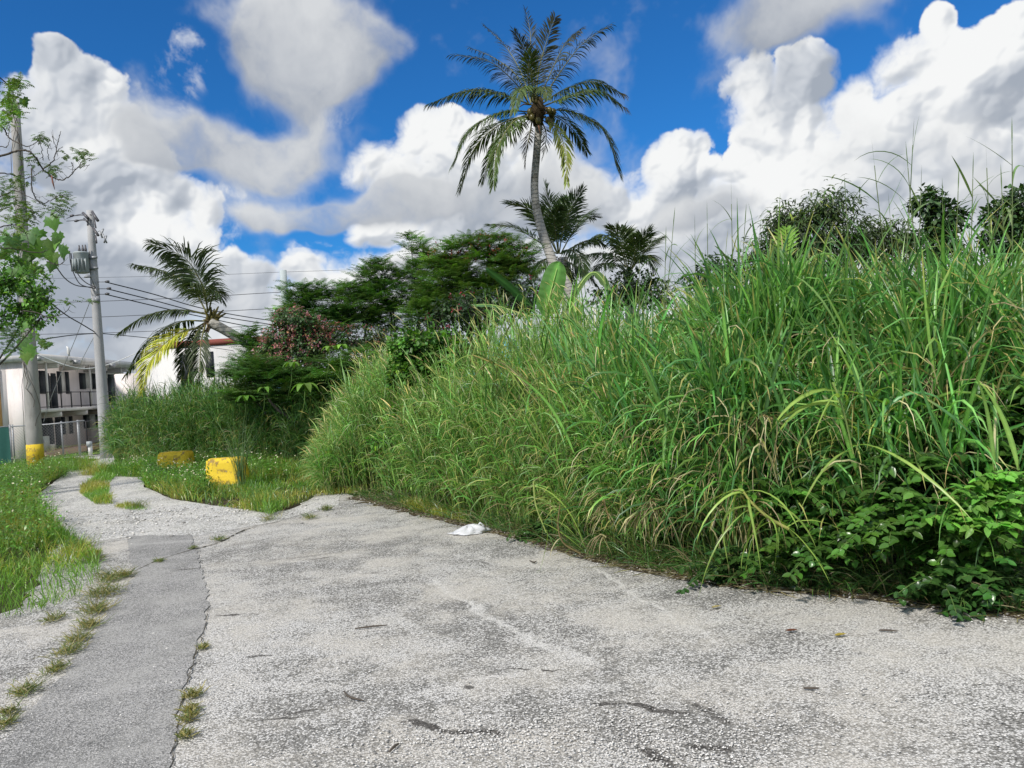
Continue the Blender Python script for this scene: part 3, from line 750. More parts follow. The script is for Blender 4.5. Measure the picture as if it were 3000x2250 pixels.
# second building
A2 = at(476, 1100, 44); B2 = at(790, 1100, 44.5); C2 = at(398, 1100, 56.5)
b2 = thing('white_house', 'plain white two storey house with a dark red roof edge behind the leaning palm', 'building', (A2.x, A2.y, ZG))
f2 = Face(A2, B2); f3 = Face(A2, C2, flip=-1)
if f2.n[1] > 0: f2.n = -f2.n; f2.M[:, 1] *= -1
if f3.n[0] > 0: f3.n = -f3.n; f3.M[:, 1] *= -1
g = MB(); zt = 4.95
g.add([(A2.x, A2.y, ZG), (B2.x, B2.y, ZG), (B2.x + C2.x - A2.x, B2.y + C2.y - A2.y, ZG), (C2.x, C2.y, ZG), (A2.x, A2.y, zt), (B2.x, B2.y, zt), (B2.x + C2.x - A2.x, B2.y + C2.y - A2.y, zt), (C2.x, C2.y, zt)],
      [[0, 1, 5, 4], [1, 2, 6, 5], [2, 3, 7, 6], [3, 0, 4, 7], [4, 5, 6, 7]])
g.build('wall', M_WALL2, b2, smooth=False)
g = MB(); f2.box(g, .5, 6.2, -.3, .06, zt + .003, zt + .34); f2.box(g, -.1, .49, -.3, .05, zt + .003, zt + .2); g.build('roof_edge', M_REDR, b2, smooth=False)
g = MB(); f3.box(g, -.1, 12.6, -.3, .07, zt - .05, zt + .09); g.build('side_coping', plain('brown_coping', (.12, .08, .07), .8, .3), b2, smooth=False)
def b2open(x0, y0, x1, y1, nm='window'):
    a, b, z0, z1 = f2.rect(x0, y0, x1, y1, 0)
    g = MB(); f2.box(g, a, b, .002, .03, z0, z1); o = g.build(nm, M_DARK, b2, smooth=False)
    h = MB(); f2.box(h, a - .12, b + .12, .004, .32, z1 + .002, z1 + .14); f2.box(h, a - .06, a - .003, .004, .1, z0, z1); f2.box(h, b + .003, b + .06, .004, .1, z0, z1); h.build('frame', M_GALV, o, smooth=False)
b2open(603, 1030, 627, 1105); b2open(528, 1038, 566, 1140)
g = MB(); f3.box(g, 10.6, 11.9, .05, 1.6, ZG, 4.1); g.build('annex_wall', M_WALL, b2, smooth=False)
# far house seen through the trees
hx = at(1185, 1000, 60); hs = thing('distant_house', 'small pale house with a reddish roof far off behind the trees', 'building', (hx.x, hx.y, ZG))
g = MB(); box(g, (hx.x, hx.y, 2.2), (7.5, 6, 5.9)); g.build('wall', M_WALL2, hs, smooth=False)
g = MB(); box(g, (hx.x, hx.y, 5.3), (8.2, 6.6, .28)); g.build('roof', plain('rusty_roof', (.36, .17, .11), .8, .2), hs, smooth=False)
g = MB(); box(g, (hx.x - 1.3, hx.y - 3.02, 4.1), (1.2, .06, 1.1)); g.build('window', M_DARK, hs, smooth=False)
g = MB(); box(g, (hx.x + 1.6, hx.y - 3.02, 4.1), (1.2, .06, 1.1)); g.build('window', M_DARK, hs, smooth=False)

# ---- utility poles
def pole(nm, label, bx, by, txp, typ, D, r0, r1, mat, grp):
    b = at(bx, by, D); tp = at(txp, typ, D); zb = float(tz(b.x, D))
    o = thing(nm, label, 'utility pole', (b.x, D, zb), grp)
    g = MB(); P = [Vector((b.x, D, zb - .1)).lerp(tp, k / 8) for k in range(9)]
    tube(g, P, np.linspace(r0, r1, 9), 20); g.build('shaft', mat, o)
    return o, Vector((b.x, D, zb)), tp
p1, p1b, p1t = pole('utility_pole', 'thick grey concrete pole with a yellow painted foot, wrapped in vines, at far left', 104, 1350, 43, 300, 22, .215, .115, M_PCON, 'concrete utility poles')
g = MB(); P = [p1b.lerp(p1t, k) for k in (0, .06, (at(90, 1302, 22).z - p1b.z) / (p1t.z - p1b.z))]; tube(g, P, [.218, .217, .215], 20); g.build('yellow_band', M_YEL, p1)
p2, p2b, p2t = pole('utility_pole', 'slender pale concrete pole carrying a grey transformer can in front of the apartments', 312, 1345, 263, 617, 28, .20, .115, M_PCONL, 'concrete utility poles')
p3, p3b, p3t = pole('utility_pole', 'pale distant pole standing up above the treetops', 850, 1100, 829, 792, 46, .22, .20, plain('far_pole_concrete', (.45, .50, .50), .9, .2), 'concrete utility poles')
def on(p, x0, y0, D): return at(x0, y0, D)
# hardware on the slender pole
h = MB()
for (x0, y0, x1, y1, r) in [(243, 624, 258, 640, .05), (270, 621, 287, 647, .05), (273, 668, 288, 690, .045), (246, 640, 256, 650, .03), (258, 640, 257, 660, .03), (276, 640, 281, 668, .025), (280, 690, 283, 712, .03)]:
    tube(h, [at(x0, y0, 27.85), at(x1, y1, 27.7)], r, 8)
h.build('crossarm_bracket', M_INS, p2)
for (x0, y0, x1, y1) in [(291, 676, 300, 697), (299, 682, 313, 712), (303, 670, 296, 690), (312, 690, 305, 712)]:
    h = MB(); tube(h, [at(x0, y0, 27.7), at(x1, y1, 27.7)], .028, 8); tube(h, [at(x0 - 4, y0 + 3, 27.8), at(x0, y0, 27.7)], .012, 5); h.build('fuse_cutout', M_GALV, p2)
for (x0, y0) in [(205, 633), (218, 648), (308, 826), (313, 846), (308, 862)]:
    h = MB(); tube(h, [at(x0, y0, 27.9), at(x0 + 5, y0 - 1, 27.9), at(x0 + 12, y0 - 2, 27.9)], [.03, .05, .03], 8); tube(h, [at(x0, y0, 27.9), at(268 if x0 < 260 else 285, y0 - 4 if x0 < 260 else y0, 27.9)], .012, 5); h.build('insulator', M_INS, p2)
h = MB(); tube(h, [at(280, 840, 27.78), at(284, 872, 27.78)], .02, 6); box(h, at(283, 877, 27.76), (.2, .05, .24)); h.build('ground_box', M_GALV, p2)
h = MB(); tube(h, [at(279, 845, 27.8), at(268, 815, 27.6), at(260, 808, 27.5)], .018, 6); h.build('lamp_arm', M_GALV, p2)
h = MB(); c = at(257, 812, 27.5); tube(h, [c + Vector((0, 0, .09)), c + Vector((0, 0, .02)), c], [.05, .09, .13], 12); h.build('lamp_head', M_GALV, p2)
# transformer
tc_ = at(240, 800, 27.75)
tr = thing('transformer', 'grey finned transformer can hung on the left side of the slender pole', 'transformer', (tc_.x, tc_.y, tc_.z))
cz = at(239, 770, 27.75)
h = MB(); tube(h, [(cz.x, cz.y, cz.z - .36), (cz.x, cz.y, cz.z - .33), (cz.x, cz.y, cz.z + .30), (cz.x, cz.y, cz.z + .33), (cz.x, cz.y, cz.z + .37)], [.22, .245, .245, .27, .25], 24); h.build('tank', M_TRAF, tr)
h = MB()
for k in range(7):
    a = R(200 + k * 20); box(h, (cz.x + math.cos(a) * .29, cz.y + math.sin(a) * .29, cz.z - .1), (.11, .02, .40), rz=a)
h.build('cooling_fin', M_TRAF, tr, smooth=False)
for dx in (-.02, .1, .2):
    h = MB(); tube(h, [(cz.x + dx, cz.y - .05, cz.z + .37), (cz.x + dx, cz.y - .05, cz.z + .44), (cz.x + dx, cz.y - .05, cz.z + .5), (cz.x + dx, cz.y - .05, cz.z + .62)], [.035, .05, .035, .02], 8); h.build('bushing', M_INS, tr)
for dz in (.18, -.2): h = MB(); box(h, (cz.x + .36, cz.y + .1, cz.z + dz), (.3, .07, .08)); h.build('mounting_bracket', M_GALV, tr, smooth=False)

def wire(pxs, Ds, r, label, mat=None, n=28, grp='overhead cables'):
    P = [at(x, y, D) for (x, y), D in zip(pxs, Ds)]
    h = MB(); tube(h, bez(P, n), r, 5, cap=False); o = h.build('overhead_cable', mat or M_WIRE); return tag(o, label, 'cable', grp)
wire([(308, 826), (450, 862), (600, 905), (800, 940), (1150, 985)], [28, 30, 33, 38, 50], .021, 'topmost of the three thick black cables running right from the slender pole')
wire([(313, 846), (450, 880), (600, 918), (790, 950), (1150, 1000)], [28, 30, 33, 38, 50], .021, 'middle one of the three thick black cables running right from the slender pole')
wire([(308, 862), (450, 896), (600, 930), (790, 965), (1150, 1010)], [28, 30, 33, 38, 50], .021, 'lowest of the three thick black cables running right from the slender pole')
wire([(-60, 893), (130, 886), (285, 883), (590, 870), (826, 856), (1200, 842)], [60] * 6, .022, 'thin grey line crossing the sky high behind both poles')
wire([(-60, 940), (130, 932), (285, 929), (590, 915), (826, 903), (1200, 890)], [60] * 6, .022, 'thin grey line crossing the sky below the highest one')
wire([(-60, 985), (130, 979), (285, 976), (590, 964), (826, 950), (1200, 940)], [60] * 6, .020, 'lowest thin grey line across the sky, just above the roofs')
wire([(-60, 822), (200, 815), (600, 806), (832, 797), (1200, 785)], [60] * 5, .012, 'faintest line in the sky, reaching the top of the distant pole')
wire([(88, 1000), (140, 992), (210, 982), (284, 977), (340, 981), (430, 990), (500, 1000), (700, 1030)], [22, 23, 25, 28, 30, 34, 38, 45], .016, 'sagging black telephone cable tied halfway up the slender pole')
wire([(80, 830), (118, 862), (190, 920), (240, 950), (283, 976)], [22, 23, 25, 27, 28], .02, 'black cable slanting down from the vine wrapped pole to the slender one')
wire([(88, 725), (155, 772), (190, 815), (220, 835), (250, 840), (278, 842)], [22, 23, 25, 26.5, 27.5, 28], .018, 'black cable looping from behind the big leaves to the transformer pole')
wire([(204, 735), (207, 770), (218, 805), (235, 832), (262, 842), (280, 845)], [27.5] * 6, .018, 'outer service loop hanging left of the transformer')
wire([(208, 742), (214, 775), (232, 808), (252, 828), (280, 842)], [27.5] * 5, .018, 'inner service loop hanging below the transformer')
wire([(195, 640), (218, 632), (245, 626)], [27.9] * 3, .012, 'short upper lead reaching left from the top of the slender pole')
wire([(195, 648), (222, 646), (248, 642)], [27.9] * 3, .012, 'short lower lead reaching left from the top of the slender pole')
wire([(272, 862), (222, 990), (199, 1045), (150, 1165), (128, 1235)], [28, 30, 31, 33, 34], .012, 'guy wire slanting down left from the slender pole across the balcony', mat=M_GALV)
wire([(279, 980), (245, 1045), (225, 1090)], [28, 33, 37], .010, 'short faint guy wire slanting down from the middle of the slender pole', mat=M_GALV)
wire([(105, 1037), (150, 1055), (200, 1072), (245, 1080), (290, 1075), (340, 1060), (395, 1036)], [40, 40.5, 41, 42, 43, 44, 45], .028, 'thick white cable sagging along the roof edge of the apartments', mat=M_WWIRE)
g = MB(); c = at(200, 1028, 31); tube(g, [c + Vector((-.05, 0, .18)), c + Vector((0, 0, .1)), c + Vector((.0, 0, -.1)), c + Vector((.04, 0, -.2))], [.02, .05, .05, .02], 8); tag(g.build('guy_insulator', M_POST), 'small pale insulator strung on the slanting guy wire', 'insulator')

# ---- chain link fence and gate in front of the apartments
def fpt(x, y, D): return at(x, y, D)
fe = thing('chain_link_fence', 'sagging grey chain link fence in front of the ground floor doors', 'fence', (at(120, 1300, 34).x, 34, float(tz(0, 34))))
X0 = at(36, 1300, 34).x; X1 = at(252, 1300, 34).x; zf = float(tz(0, 34)); HF = 1.50
g = MB(); tube(g, [(X0, 34, zf + HF), ((X0 + X1) / 2, 34, zf + HF - .02), (X1, 34, zf + HF + .03)], .028, 8); g.build('top_rail', M_GALV, fe)
for x in (38, 121, 182, 231):
    xx = at(x, 1300, 34).x; g = MB(); tube(g, [(xx, 34.04, zf - .1), (xx, 34.04, zf + HF + .08)], .035 if x != 231 else .055, 8); g.build('post', M_GALV, fe)
g = MB(); n = int((X1 - X0 + HF) / .13)
for k in range(n):
    for sgn in (1, -1):
        x0 = X0 + k * .13 if sgn > 0 else X0 + k * .13 - HF; pts = []
        a = Vector((x0, 33.97, zf)); b = Vector((x0 + HF, 33.97, zf + HF))
        if sgn < 0: a = Vector((x0, 33.97, zf + HF)); b = Vector((x0 + HF, 33.97, zf))
        t0 = max(0, (X0 - a.x) / (b.x - a.x)); t1 = min(1, (X1 - a.x) / (b.x - a.x))
        if t1 > t0: tube(g, [a.lerp(b, t0), a.lerp(b, t1)], .0045, 3, cap=False)
g.build('wire_mesh', M_GALV, fe)
gt = thing('gate', 'black bar gate standing ajar beside the chain link fence', 'gate', (at(258, 1340, 33.6).x, 33.6, zf))
ga, gb = at(256, 1300, 33.6).x, at(300, 1300, 33.6).x
g = MB(); tube(g, [(ga, 33.6, zf + .05), (ga, 33.6, zf + 1.5), (gb, 33.7, zf + 1.52), (gb, 33.7, zf + .05), (ga, 33.6, zf + .05)], .03, 6); g.build('frame', M_RAIL, gt)
for zz in (.45, .8, 1.15): g = MB(); tube(g, [(ga, 33.6, zf + zz), (gb, 33.7, zf + zz + .02)], .022, 6); g.build('bar', M_RAIL, gt)
c = at(267, 1350, 33); mbx = thing('meter_post', 'short white utility meter post on the lawn before the gate', 'meter post', (c.x, 33, float(tz(0, 33))))
g = MB(); box(g, (c.x, 33, float(tz(0, 33)) + .31), (.13, .12, .62)); g.build('post', M_POST, mbx, smooth=False)
g = MB(); box(g, (c.x, 33 - .07, float(tz(0, 33)) + .52), (.18, .1, .2)); g.build('meter_box', M_TRAF, mbx, smooth=False)
a_, b_, z0, z1 = fc.rect(128, 1278, 149, 1332, .5)
cb = thing('cabinet', 'pale grey green metal cabinet by the ground floor doors', 'cabinet', tuple(fc.O + fc.u * a_ - fc.n * .8) + (ZG + .28,))
g = MB(); fc.box(g, a_, b_, -1.0, -.55, ZG + .283, z1); fc.box(g, a_ + .02, b_ - .02, -.549, -.54, ZG + .33, z1 - .05); g.build('body', plain('cabinet_paint', (.42, .46, .42), .6, .4), cb, smooth=False)
g = MB(); fc.box(g, a_ + .08, a_ + .11, -.54, -.50, ZG + .8, ZG + 1.0); g.build('handle', M_GALV, cb, smooth=False)
a_, _ = fc.px(156, 1320, .4); q = fc.O + fc.u * a_ - fc.n * .5
bk = thing('bucket', 'white plastic bucket standing beside the cabinet', 'bucket', (q[0], q[1], ZG + .283))
g = MB(); tube(g, [(q[0], q[1], ZG + .283), (q[0], q[1], ZG + .62), (q[0], q[1], ZG + .66)], [.15, .20, .21], 16); g.build('pail', M_POST, bk)
g = MB(); tube(g, [(q[0] + .2 * math.cos(a), q[1] - .05, ZG + .62 + .2 * math.sin(a)) for a in np.linspace(0, 3.14, 9)], .008, 5, cap=False); g.build('handle', M_GALV, bk)
# green shade cloth on a frame, far left
gx = at(10, 1300, 30); gs = thing('shade_fence', 'dark green shade cloth fence panel at the left edge behind the yellow footed pole', 'fence', (gx.x, 30, float(tz(0, 30))))
nx_ = 60; X, Z = np.meshgrid(np.linspace(gx.x - 2.2, at(27, 1300, 30).x, nx_), np.linspace(float(tz(0, 30)), 1.30, 8)); Yc = 30 + .05 * np.sin(X * 9) * (1 - (Z / 2) ** 2)
i = np.arange(7 * nx_).reshape(7, nx_)[:, :-1].ravel(); g = MB(); g.add(np.stack([X, Yc, Z], -1).reshape(-1, 3), np.stack([i, i + 1, i + 1 + nx_, i + nx_], 1)); g.build('cloth', M_GREENF, gs)
g = MB(); xx = at(28, 1300, 30).x; tube(g, [(xx, 30.08, -.3), (xx, 30.08, 1.4)], .03, 8); tube(g, [(gx.x - 2.2, 30.08, 1.32), (xx, 30.08, 1.32)], .025, 8); g.build('frame', M_GALV, gs)
# pale kerb of the yard
tag(sheet('yard_path', [(-19.3, 31.6), (-16.2, 31.2), (-15.6, 32.2), (-18.8, 32.8)], .03, M_CONC, .05), kind='structure')

# ---- yellow concrete barriers
def barrier(label, cx, cy, D, wtop, wbot, hgt, dep, rz, seed):
    c = at(cx, cy, D); r = np.random.default_rng(seed); o = thing('concrete_barrier', label, 'barrier', (c.x, D, 0), 'yellow concrete blocks')
    import bmesh
    bm = bmesh.new(); zs = [0, hgt * .16, hgt * .36, hgt]; ws = [wbot, wbot, (wtop + wbot) / 2 * 1.0, wtop]; ds = [dep, dep, dep * .82, dep * .62]
    rings = []
    for z, w_, d_ in zip(zs, ws, ds): rings.append([bm.verts.new((x * w_ / 2, y * d_ / 2, z)) for x, y in ((-1, -1), (1, -1), (1, 1), (-1, 1))])
    for a, b in zip(rings, rings[1:]):
        for k in range(4): bm.faces.new((a[k], a[(k + 1) % 4], b[(k + 1) % 4], b[k]))
    bm.faces.new(rings[-1]); bm.faces.new(rings[0][::-1])
    bmesh.ops.bevel(bm, geom=bm.edges[:], offset=.028, segments=3, affect='EDGES')
    bmesh.ops.subdivide_edges(bm, edges=[e for e in bm.edges if e.calc_length() > .15], cuts=3, use_grid_fill=True)
    for v in bm.verts: v.co += Vector(r.normal(0, .0025, 3))
    me = bpy.data.meshes.new('block'); bm.to_mesh(me); bm.free(); me.materials.append(M_YEL)
    for p in me.polygons: p.use_smooth = True
    b = bpy.data.objects.new('block', me); col.objects.link(b); b.parent = o; o.rotation_euler = (0, 0, rz)
barrier('large yellow painted concrete block standing in the weedy island, nearer of the two', 668, 1420, 15.4, .66, .80, .55, .55, R(-6), 1)
barrier('yellow concrete block half hidden by flowering weeds, farther of the two', 520, 1400, 18.4, .70, .82, .57, .55, R(-4), 2)

# ------------------------------------------------------------------ palms
def frond(root, pts, n=46, LL=.62, droop=1.0, W=.017, colr=(.055, .085, .022), r0=.024, gaps=0.0, seed=0, roll=0.0, amt=.22, tipc=None, name='frond', spread=55):
    r = np.random.default_rng(seed); n = int(n * 1.45); LL = LL * 1.38; W = W * 1.22; droop = droop * (1.35 if droop > .85 else 1.0)
    P = bez(pts, 40); T = nrm(np.gradient(P, axis=0))
    mb = MB()
    rc = np.array((.17, .17, .07)) if sum(colr) > .1 else np.array((.10, .09, .06))
    tube(mb, P[::2], np.linspace(r0, .004, len(P[::2])), 5, C=rc * r.uniform(.8, 1.1), cap=False)
    t = np.clip(np.linspace(.16, .995, n) + r.normal(0, .004, n), .1, 1)
    idx = t * (len(P) - 1); i = np.minimum(idx.astype(int), len(P) - 2); f = (idx - i)[:, None]
    B = P[i] * (1 - f) + P[i + 1] * f; Tt = nrm(T[i] * (1 - f) + T[i + 1] * f)
    up = np.array([0, 0, 1.0]); S0 = np.cross(Tt, up)
    S0 = nrm(S0 + np.array([1e-3, 2e-3, 0])); N0 = nrm(np.cross(S0, Tt))
    cr_, sr = math.cos(roll), math.sin(roll)
    S = S0 * cr_ + N0 * sr; N = -S0 * sr + N0 * cr_
    prof = np.minimum(1, .45 + 2.2 * (t - .12)) * (1 - .62 * np.maximum(t - .45, 0) / .55)
    for sd in (-1, 1):
        a = np.radians(spread - 22 * t + r.normal(0, 5, n))[:, None]
        d = S * sd * np.sin(a) + Tt * np.cos(a) + N * .22 + r.normal(0, .07, (n, 3))
        L = LL * prof * r.uniform(.82, 1.1, n)
        keep = r.random(n) > gaps
        C = vary(colr, n, amt, .06, r)
        if tipc is not None:
            k = sst(t, tipc[3], tipc[4])[:, None]; C = C * (1 - k) + np.array(tipc[:3]) * r.uniform(.7, 1.2, (n, 1)) * k
        strips(mb, B[keep], d[keep], N[keep], L[keep], W, 5, (droop * r.uniform(.7, 1.3, n))[keep], C[keep], 'lance', fold=.35, dp=1.1)
    return mb.build(name, M_PALM, root)
def Z5(q): return (1200 + q[0] * .5124, q[1] * .5124)
def Z7(q): return (1700 + q[0] * .3616, 400 + q[1] * .3616)
def Z3(q): return (600 + q[0] * .3316, 650 + q[1] * .3316)
def ZB(q): return (q[0] * .3316, 850 + q[1] * .3316)
def pts3(ps, D, dys, Z):
    return [at(*Z(p), D + dy) for p, dy in zip(ps, dys)]
M_PTRUNK, t = newmat('palm_bark')
pos = t.new('ShaderNodeNewGeometry').outputs['Position']
sz = t.new('ShaderNodeSeparateXYZ'); t.l.new(pos, sz.inputs[0])
ring = t.m('FRACT', t.m('ADD', t.m('MULTIPLY', sz.outputs[2], 7.5), t.m('MULTIPLY', t.noise(pos, 3, 3), 1.6)))
ringd = t.ss(ring, .0, .22); n_ = t.noise(pos, 9, 6, .68); n2_ = t.noise(pos, 2.2, 4, .6)
c = t.mix(n_, (.24, .225, .20), (.56, .54, .49)); c = t.mix(t.ss(n2_, .50, .66), c, (.22, .21, .18)); c = t.mix(t.m('MULTIPLY', t.m('SUBTRACT', 1., ringd), .5), c, (.07, .065, .055))
finish(t, princ(t, c, .9, .15, bump=t.m('ADD', ringd, n_), bs=.6, bd=.03))
def coconut(root, c, r, seed, C=(.20, .17, .05)):
    rr = np.random.default_rng(seed); th = np.linspace(0, math.pi, 9); mb = MB()
    P = [c + Vector((0, 0, -r * 1.25 * math.cos(a))) for a in th]; tube(mb, P, [max(.004, r * math.sin(a) ** .8) for a in th], 12, C=np.array(C) * rr.uniform(.6, 1.3)); mb.build('coconut', M_GLOSS, root)
def palm(label, base, trunk, radii, D):
    o = thing('coconut_palm', label, 'palm', base, 'coconut palms'); mb = MB()
    tube(mb, bez(trunk, 30), np.interp(np.linspace(0, 1, 30), np.linspace(0, 1, len(radii)), radii), 16); mb.build('trunk', M_PTRUNK, o); return o

# 1: the tall one
D = 28; C0 = (730, 610)
tp = [at(1700, 1140, 27), at(1672, 880, 27.4), at(1625, 780, 27.7), at(1583, 660, 28), at(1566, 560, 28), at(1573, 440, 28), at(1580, 345, 28), at(1577, 310, 28)]
tp[0].z = 0
pm = palm('tall coconut palm with a curved trunk and green nuts, rising highest against the sky', tp[0], tp, [.24, .21, .18, .165, .15, .135, .13, .14, .16], D)
G1 = (.052, .075, .026); GR = (.040, .045, .030); GB = (.060, .095, .028)
FR = [  # points, depth offsets, leaflets, length, droop, colour, gaps, roll
 ([(705, 590), (695, 350), (690, 190), (665, 60)], (0, .3, .5, .6), 38, .40, .25, GR, .35, 0.2, .010),
 ([(720, 590), (740, 400), (790, 220), (832, 100)], (0, -.3, -.6, -.8), 46, .50, .45, GR, .06, 0.8, .014),
 ([(735, 590), (800, 430), (890, 250), (972, 172)], (0, .5, .9, 1.2), 46, .62, 1.1, GR, .12, 0, .014),
 ([(750, 590), (850, 430), (985, 255), (1145, 145)], (0, -.4, -.8, -1.0), 50, .62, 1.0, GR, .30, 0, .011),
 ([(695, 590), (640, 420), (545, 260), (430, 152)], (0, .4, .9, 1.1), 46, .55, .8, GR, .25, 0, .012),
 ([(680, 590), (600, 470), (450, 350), (240, 312)], (0, -.6, -1.3, -1.6), 54, .55, 1.1, GR, .30, 0, .011),
 ([(680, 590), (610, 430), (480, 330), (350, 275)], (0, 1, 1.6, 2.0), 44, .55, 1.0, GR, .35, 0, .010),
 ([(710, 580), (690, 400), (650, 270), (598, 180)], (0, -1.0, -1.6, -2.0), 44, .48, .5, GR, .15, .4, .012),
 ([(715, 580), (720, 430), (745, 330), (790, 290)], (0, 1.0, 1.8, 2.2), 36, .5, .7, GR, .2, 0, .012),
 ([(700, 580), (680, 470), (680, 380), (700, 300)], (0, -1.2, -2.0, -2.4), 36, .5, .7, G1, .1, 0, .014),
 ([(745, 600), (890, 510), (1060, 468), (1228, 545)], (0, .8, 1.2, 1.3), 52, .62, 1.3, G1, .03, 0, .017),
 ([(755, 610), (900, 558), (1080, 520), (1236, 622)], (0, -.6, -1.0, -1.2), 56, .66, 1.4, GB, 0, 0, .018),
 ([(760, 630), (930, 640), (1110, 745), (1200, 990)], (0, -.4, -.8, -1.0), 60, .80, 1.2, G1, 0, 0, .019),
 ([(760, 640), (860, 680), (950, 760), (1012, 865)], (0, .9, 1.6, 2.0), 44, .6, 1.2, G1, .05, 0, .017),
 ([(760, 660), (845, 740), (888, 860), (900, 1045)], (0, -.9, -1.4, -1.5), 46, .5, 1.3, (.15, .18, .035), .05, 0, .017),
 ([(700, 600), (510, 535), (330, 520), (105, 598)], (0, -.5, -.9, -1.1), 60, .66, 1.4, G1, 0, 0, .018),
 ([(700, 640), (540, 640), (350, 740), (250, 935)], (0, -.6, -1.2, -1.4), 60, .78, 1.2, GB, 0, 0, .019),
 ([(700, 650), (520, 710), (370, 850), (285, 1085)], (0, .8, 1.3, 1.5), 58, .72, 1.0, G1, 0, 0, .019),
 ([(700, 660), (590, 700), (500, 860), (480, 1062)], (0, -1.2, -1.8, -2.0), 56, .68, .9, GB, 0, 0, .018),
 ([(700, 660), (600, 730), (480, 860), (412, 1038)], (0, 1.3, 2.0, 2.3), 52, .62, .9, G1, .05, 0, .018),
 ([(720, 600), (700, 520), (640, 505), (595, 640)], (0, -1.2, -2.4, -3.0), 46, .55, 1.2, GB, 0, 0, .018),
 ([(725, 600), (740, 520), (770, 500), (790, 560)], (0, -1.2, -2.4, -3.0), 38, .45, 1.2, G1, 0, 0, .018),
 ([(700, 690), (685, 780), (668, 860), (662, 955)], (0, -.3, -.4, -.4), 34, .34, .5, (.045, .04, .03), .2, 0, .012),
 ([(755, 690), (780, 760), (775, 840), (760, 910)], (0, .5, .7, .7), 24, .3, .5, (.05, .045, .03), .3, 0, .011)]
for k, (ps, dy, n, LL, dr, cl, gp, rl_, W_) in enumerate(FR):
    frond(pm, pts3(ps, D, dy, Z5), n, LL, dr, W_ * 1.15, cl, .03, gp, 100 + k, rl_, tipc=(.30, .20, .06, .88, 1.0) if k in (10, 11) else None)
for k, (x, y, dy) in enumerate([(688, 640, -.35), (700, 672, -.4), (680, 668, -.2), (705, 650, .1), (800, 632, -.3), (822, 640, -.1), (806, 700, -.4), (792, 688, -.2), (812, 660, .1), (735, 690, -.35)]):
    coconut(pm, at(*Z5((x, y)), D + dy), .105, k, (.13, .115, .035))
mb = MB()
rr = np.random.default_rng(3)
for k in range(26):      # dry sheaths and flower stalks in the crown
    a = rr.uniform(0, 6.28); c_ = at(*Z5((735 + rr.normal(0, 22), 640 + rr.uniform(-60, 50))), D)
    e_ = c_ + Vector((math.cos(a) * .5, math.sin(a) * .5, rr.uniform(-.5, .15)))
    tube(mb, [c_, c_.lerp(e_, .5) + Vector((0, 0, .08)), e_], [.035, .025, .008], 5, C=np.array((.13, .09, .05)) * rr.uniform(.6, 1.6), cap=False)
tube(mb, [at(*Z5((735, 560)), D), at(*Z5((733, 640)), D), at(*Z5((733, 720)), D)], [.16, .26, .17], 10, C=(.08, .06, .035))
tube(mb, [at(*Z5((735, 700)), D - .3), at(*Z5((748, 770)), D - .35)], [.05, .02], 6, C=(.30, .17, .12))
mb.build('crown_sheath', M_DRY, pm)

# 2: the leafy one behind its foot
D2 = 31
tb = [at(1672, 1150, D2), at(1662, 880, D2), at(1655, 820, D2), at(1648, 755, D2)]; tb[0].z = -.2
pm2 = palm('shorter bushy coconut palm directly behind the foot of the tall palm', tb[0], tb, [.26, .23, .22, .20], D2)
G2 = (.045, .075, .028)
for k, (ps, dy) in enumerate([([(850, 1450), (830, 1300), (805, 1180), (775, 1065)], (0, .2, .3, .3)), ([(855, 1450), (880, 1300), (930, 1180), (985, 1095)], (0, -.4, -.7, -.8)), ([(840, 1440), (760, 1290), (680, 1195), (565, 1160)], (0, -.4, -.8, -1)),
        ([(840, 1450), (740, 1385), (610, 1305), (460, 1290)], (0, .3, .8, 1)), ([(865, 1450), (930, 1330), (990, 1245), (1052, 1245)], (0, .4, .9, 1.2)), ([(850, 1450), (850, 1290), (870, 1190), (900, 1130)], (0, 1, 1.6, 2.)),
        ([(845, 1450), (800, 1330), (740, 1230), (700, 1180)], (0, 1, 1.6, 2.)), ([(860, 1450), (920, 1430), (975, 1480), (1000, 1570)], (0, -1, -1.6, -1.8)), ([(860, 1470), (940, 1520), (1010, 1570), (1085, 1650)], (0, -.5, -.9, -1)),
        ([(870, 1450), (960, 1400), (1040, 1370), (1110, 1400)], (0, .8, 1.4, 1.6)), ([(845, 1470), (790, 1480), (740, 1520), (710, 1590)], (0, -.8, -1.3, -1.5)), ([(850, 1440), (835, 1330), (830, 1240), (850, 1180)], (0, -1.2, -2, -2.4)), ([(860, 1490), (880, 1540), (900, 1590), (905, 1640)], (0, -.8, -1, -1))]):
    frond(pm2, pts3(ps, D2, dy, Z5), 50, .78 if k < 7 else .6, .55 if k < 7 else 1.2, .02, G2 if k % 3 else (.06, .09, .03), .03, .04, 200 + k, .3 if k < 2 else 0, amt=.2)
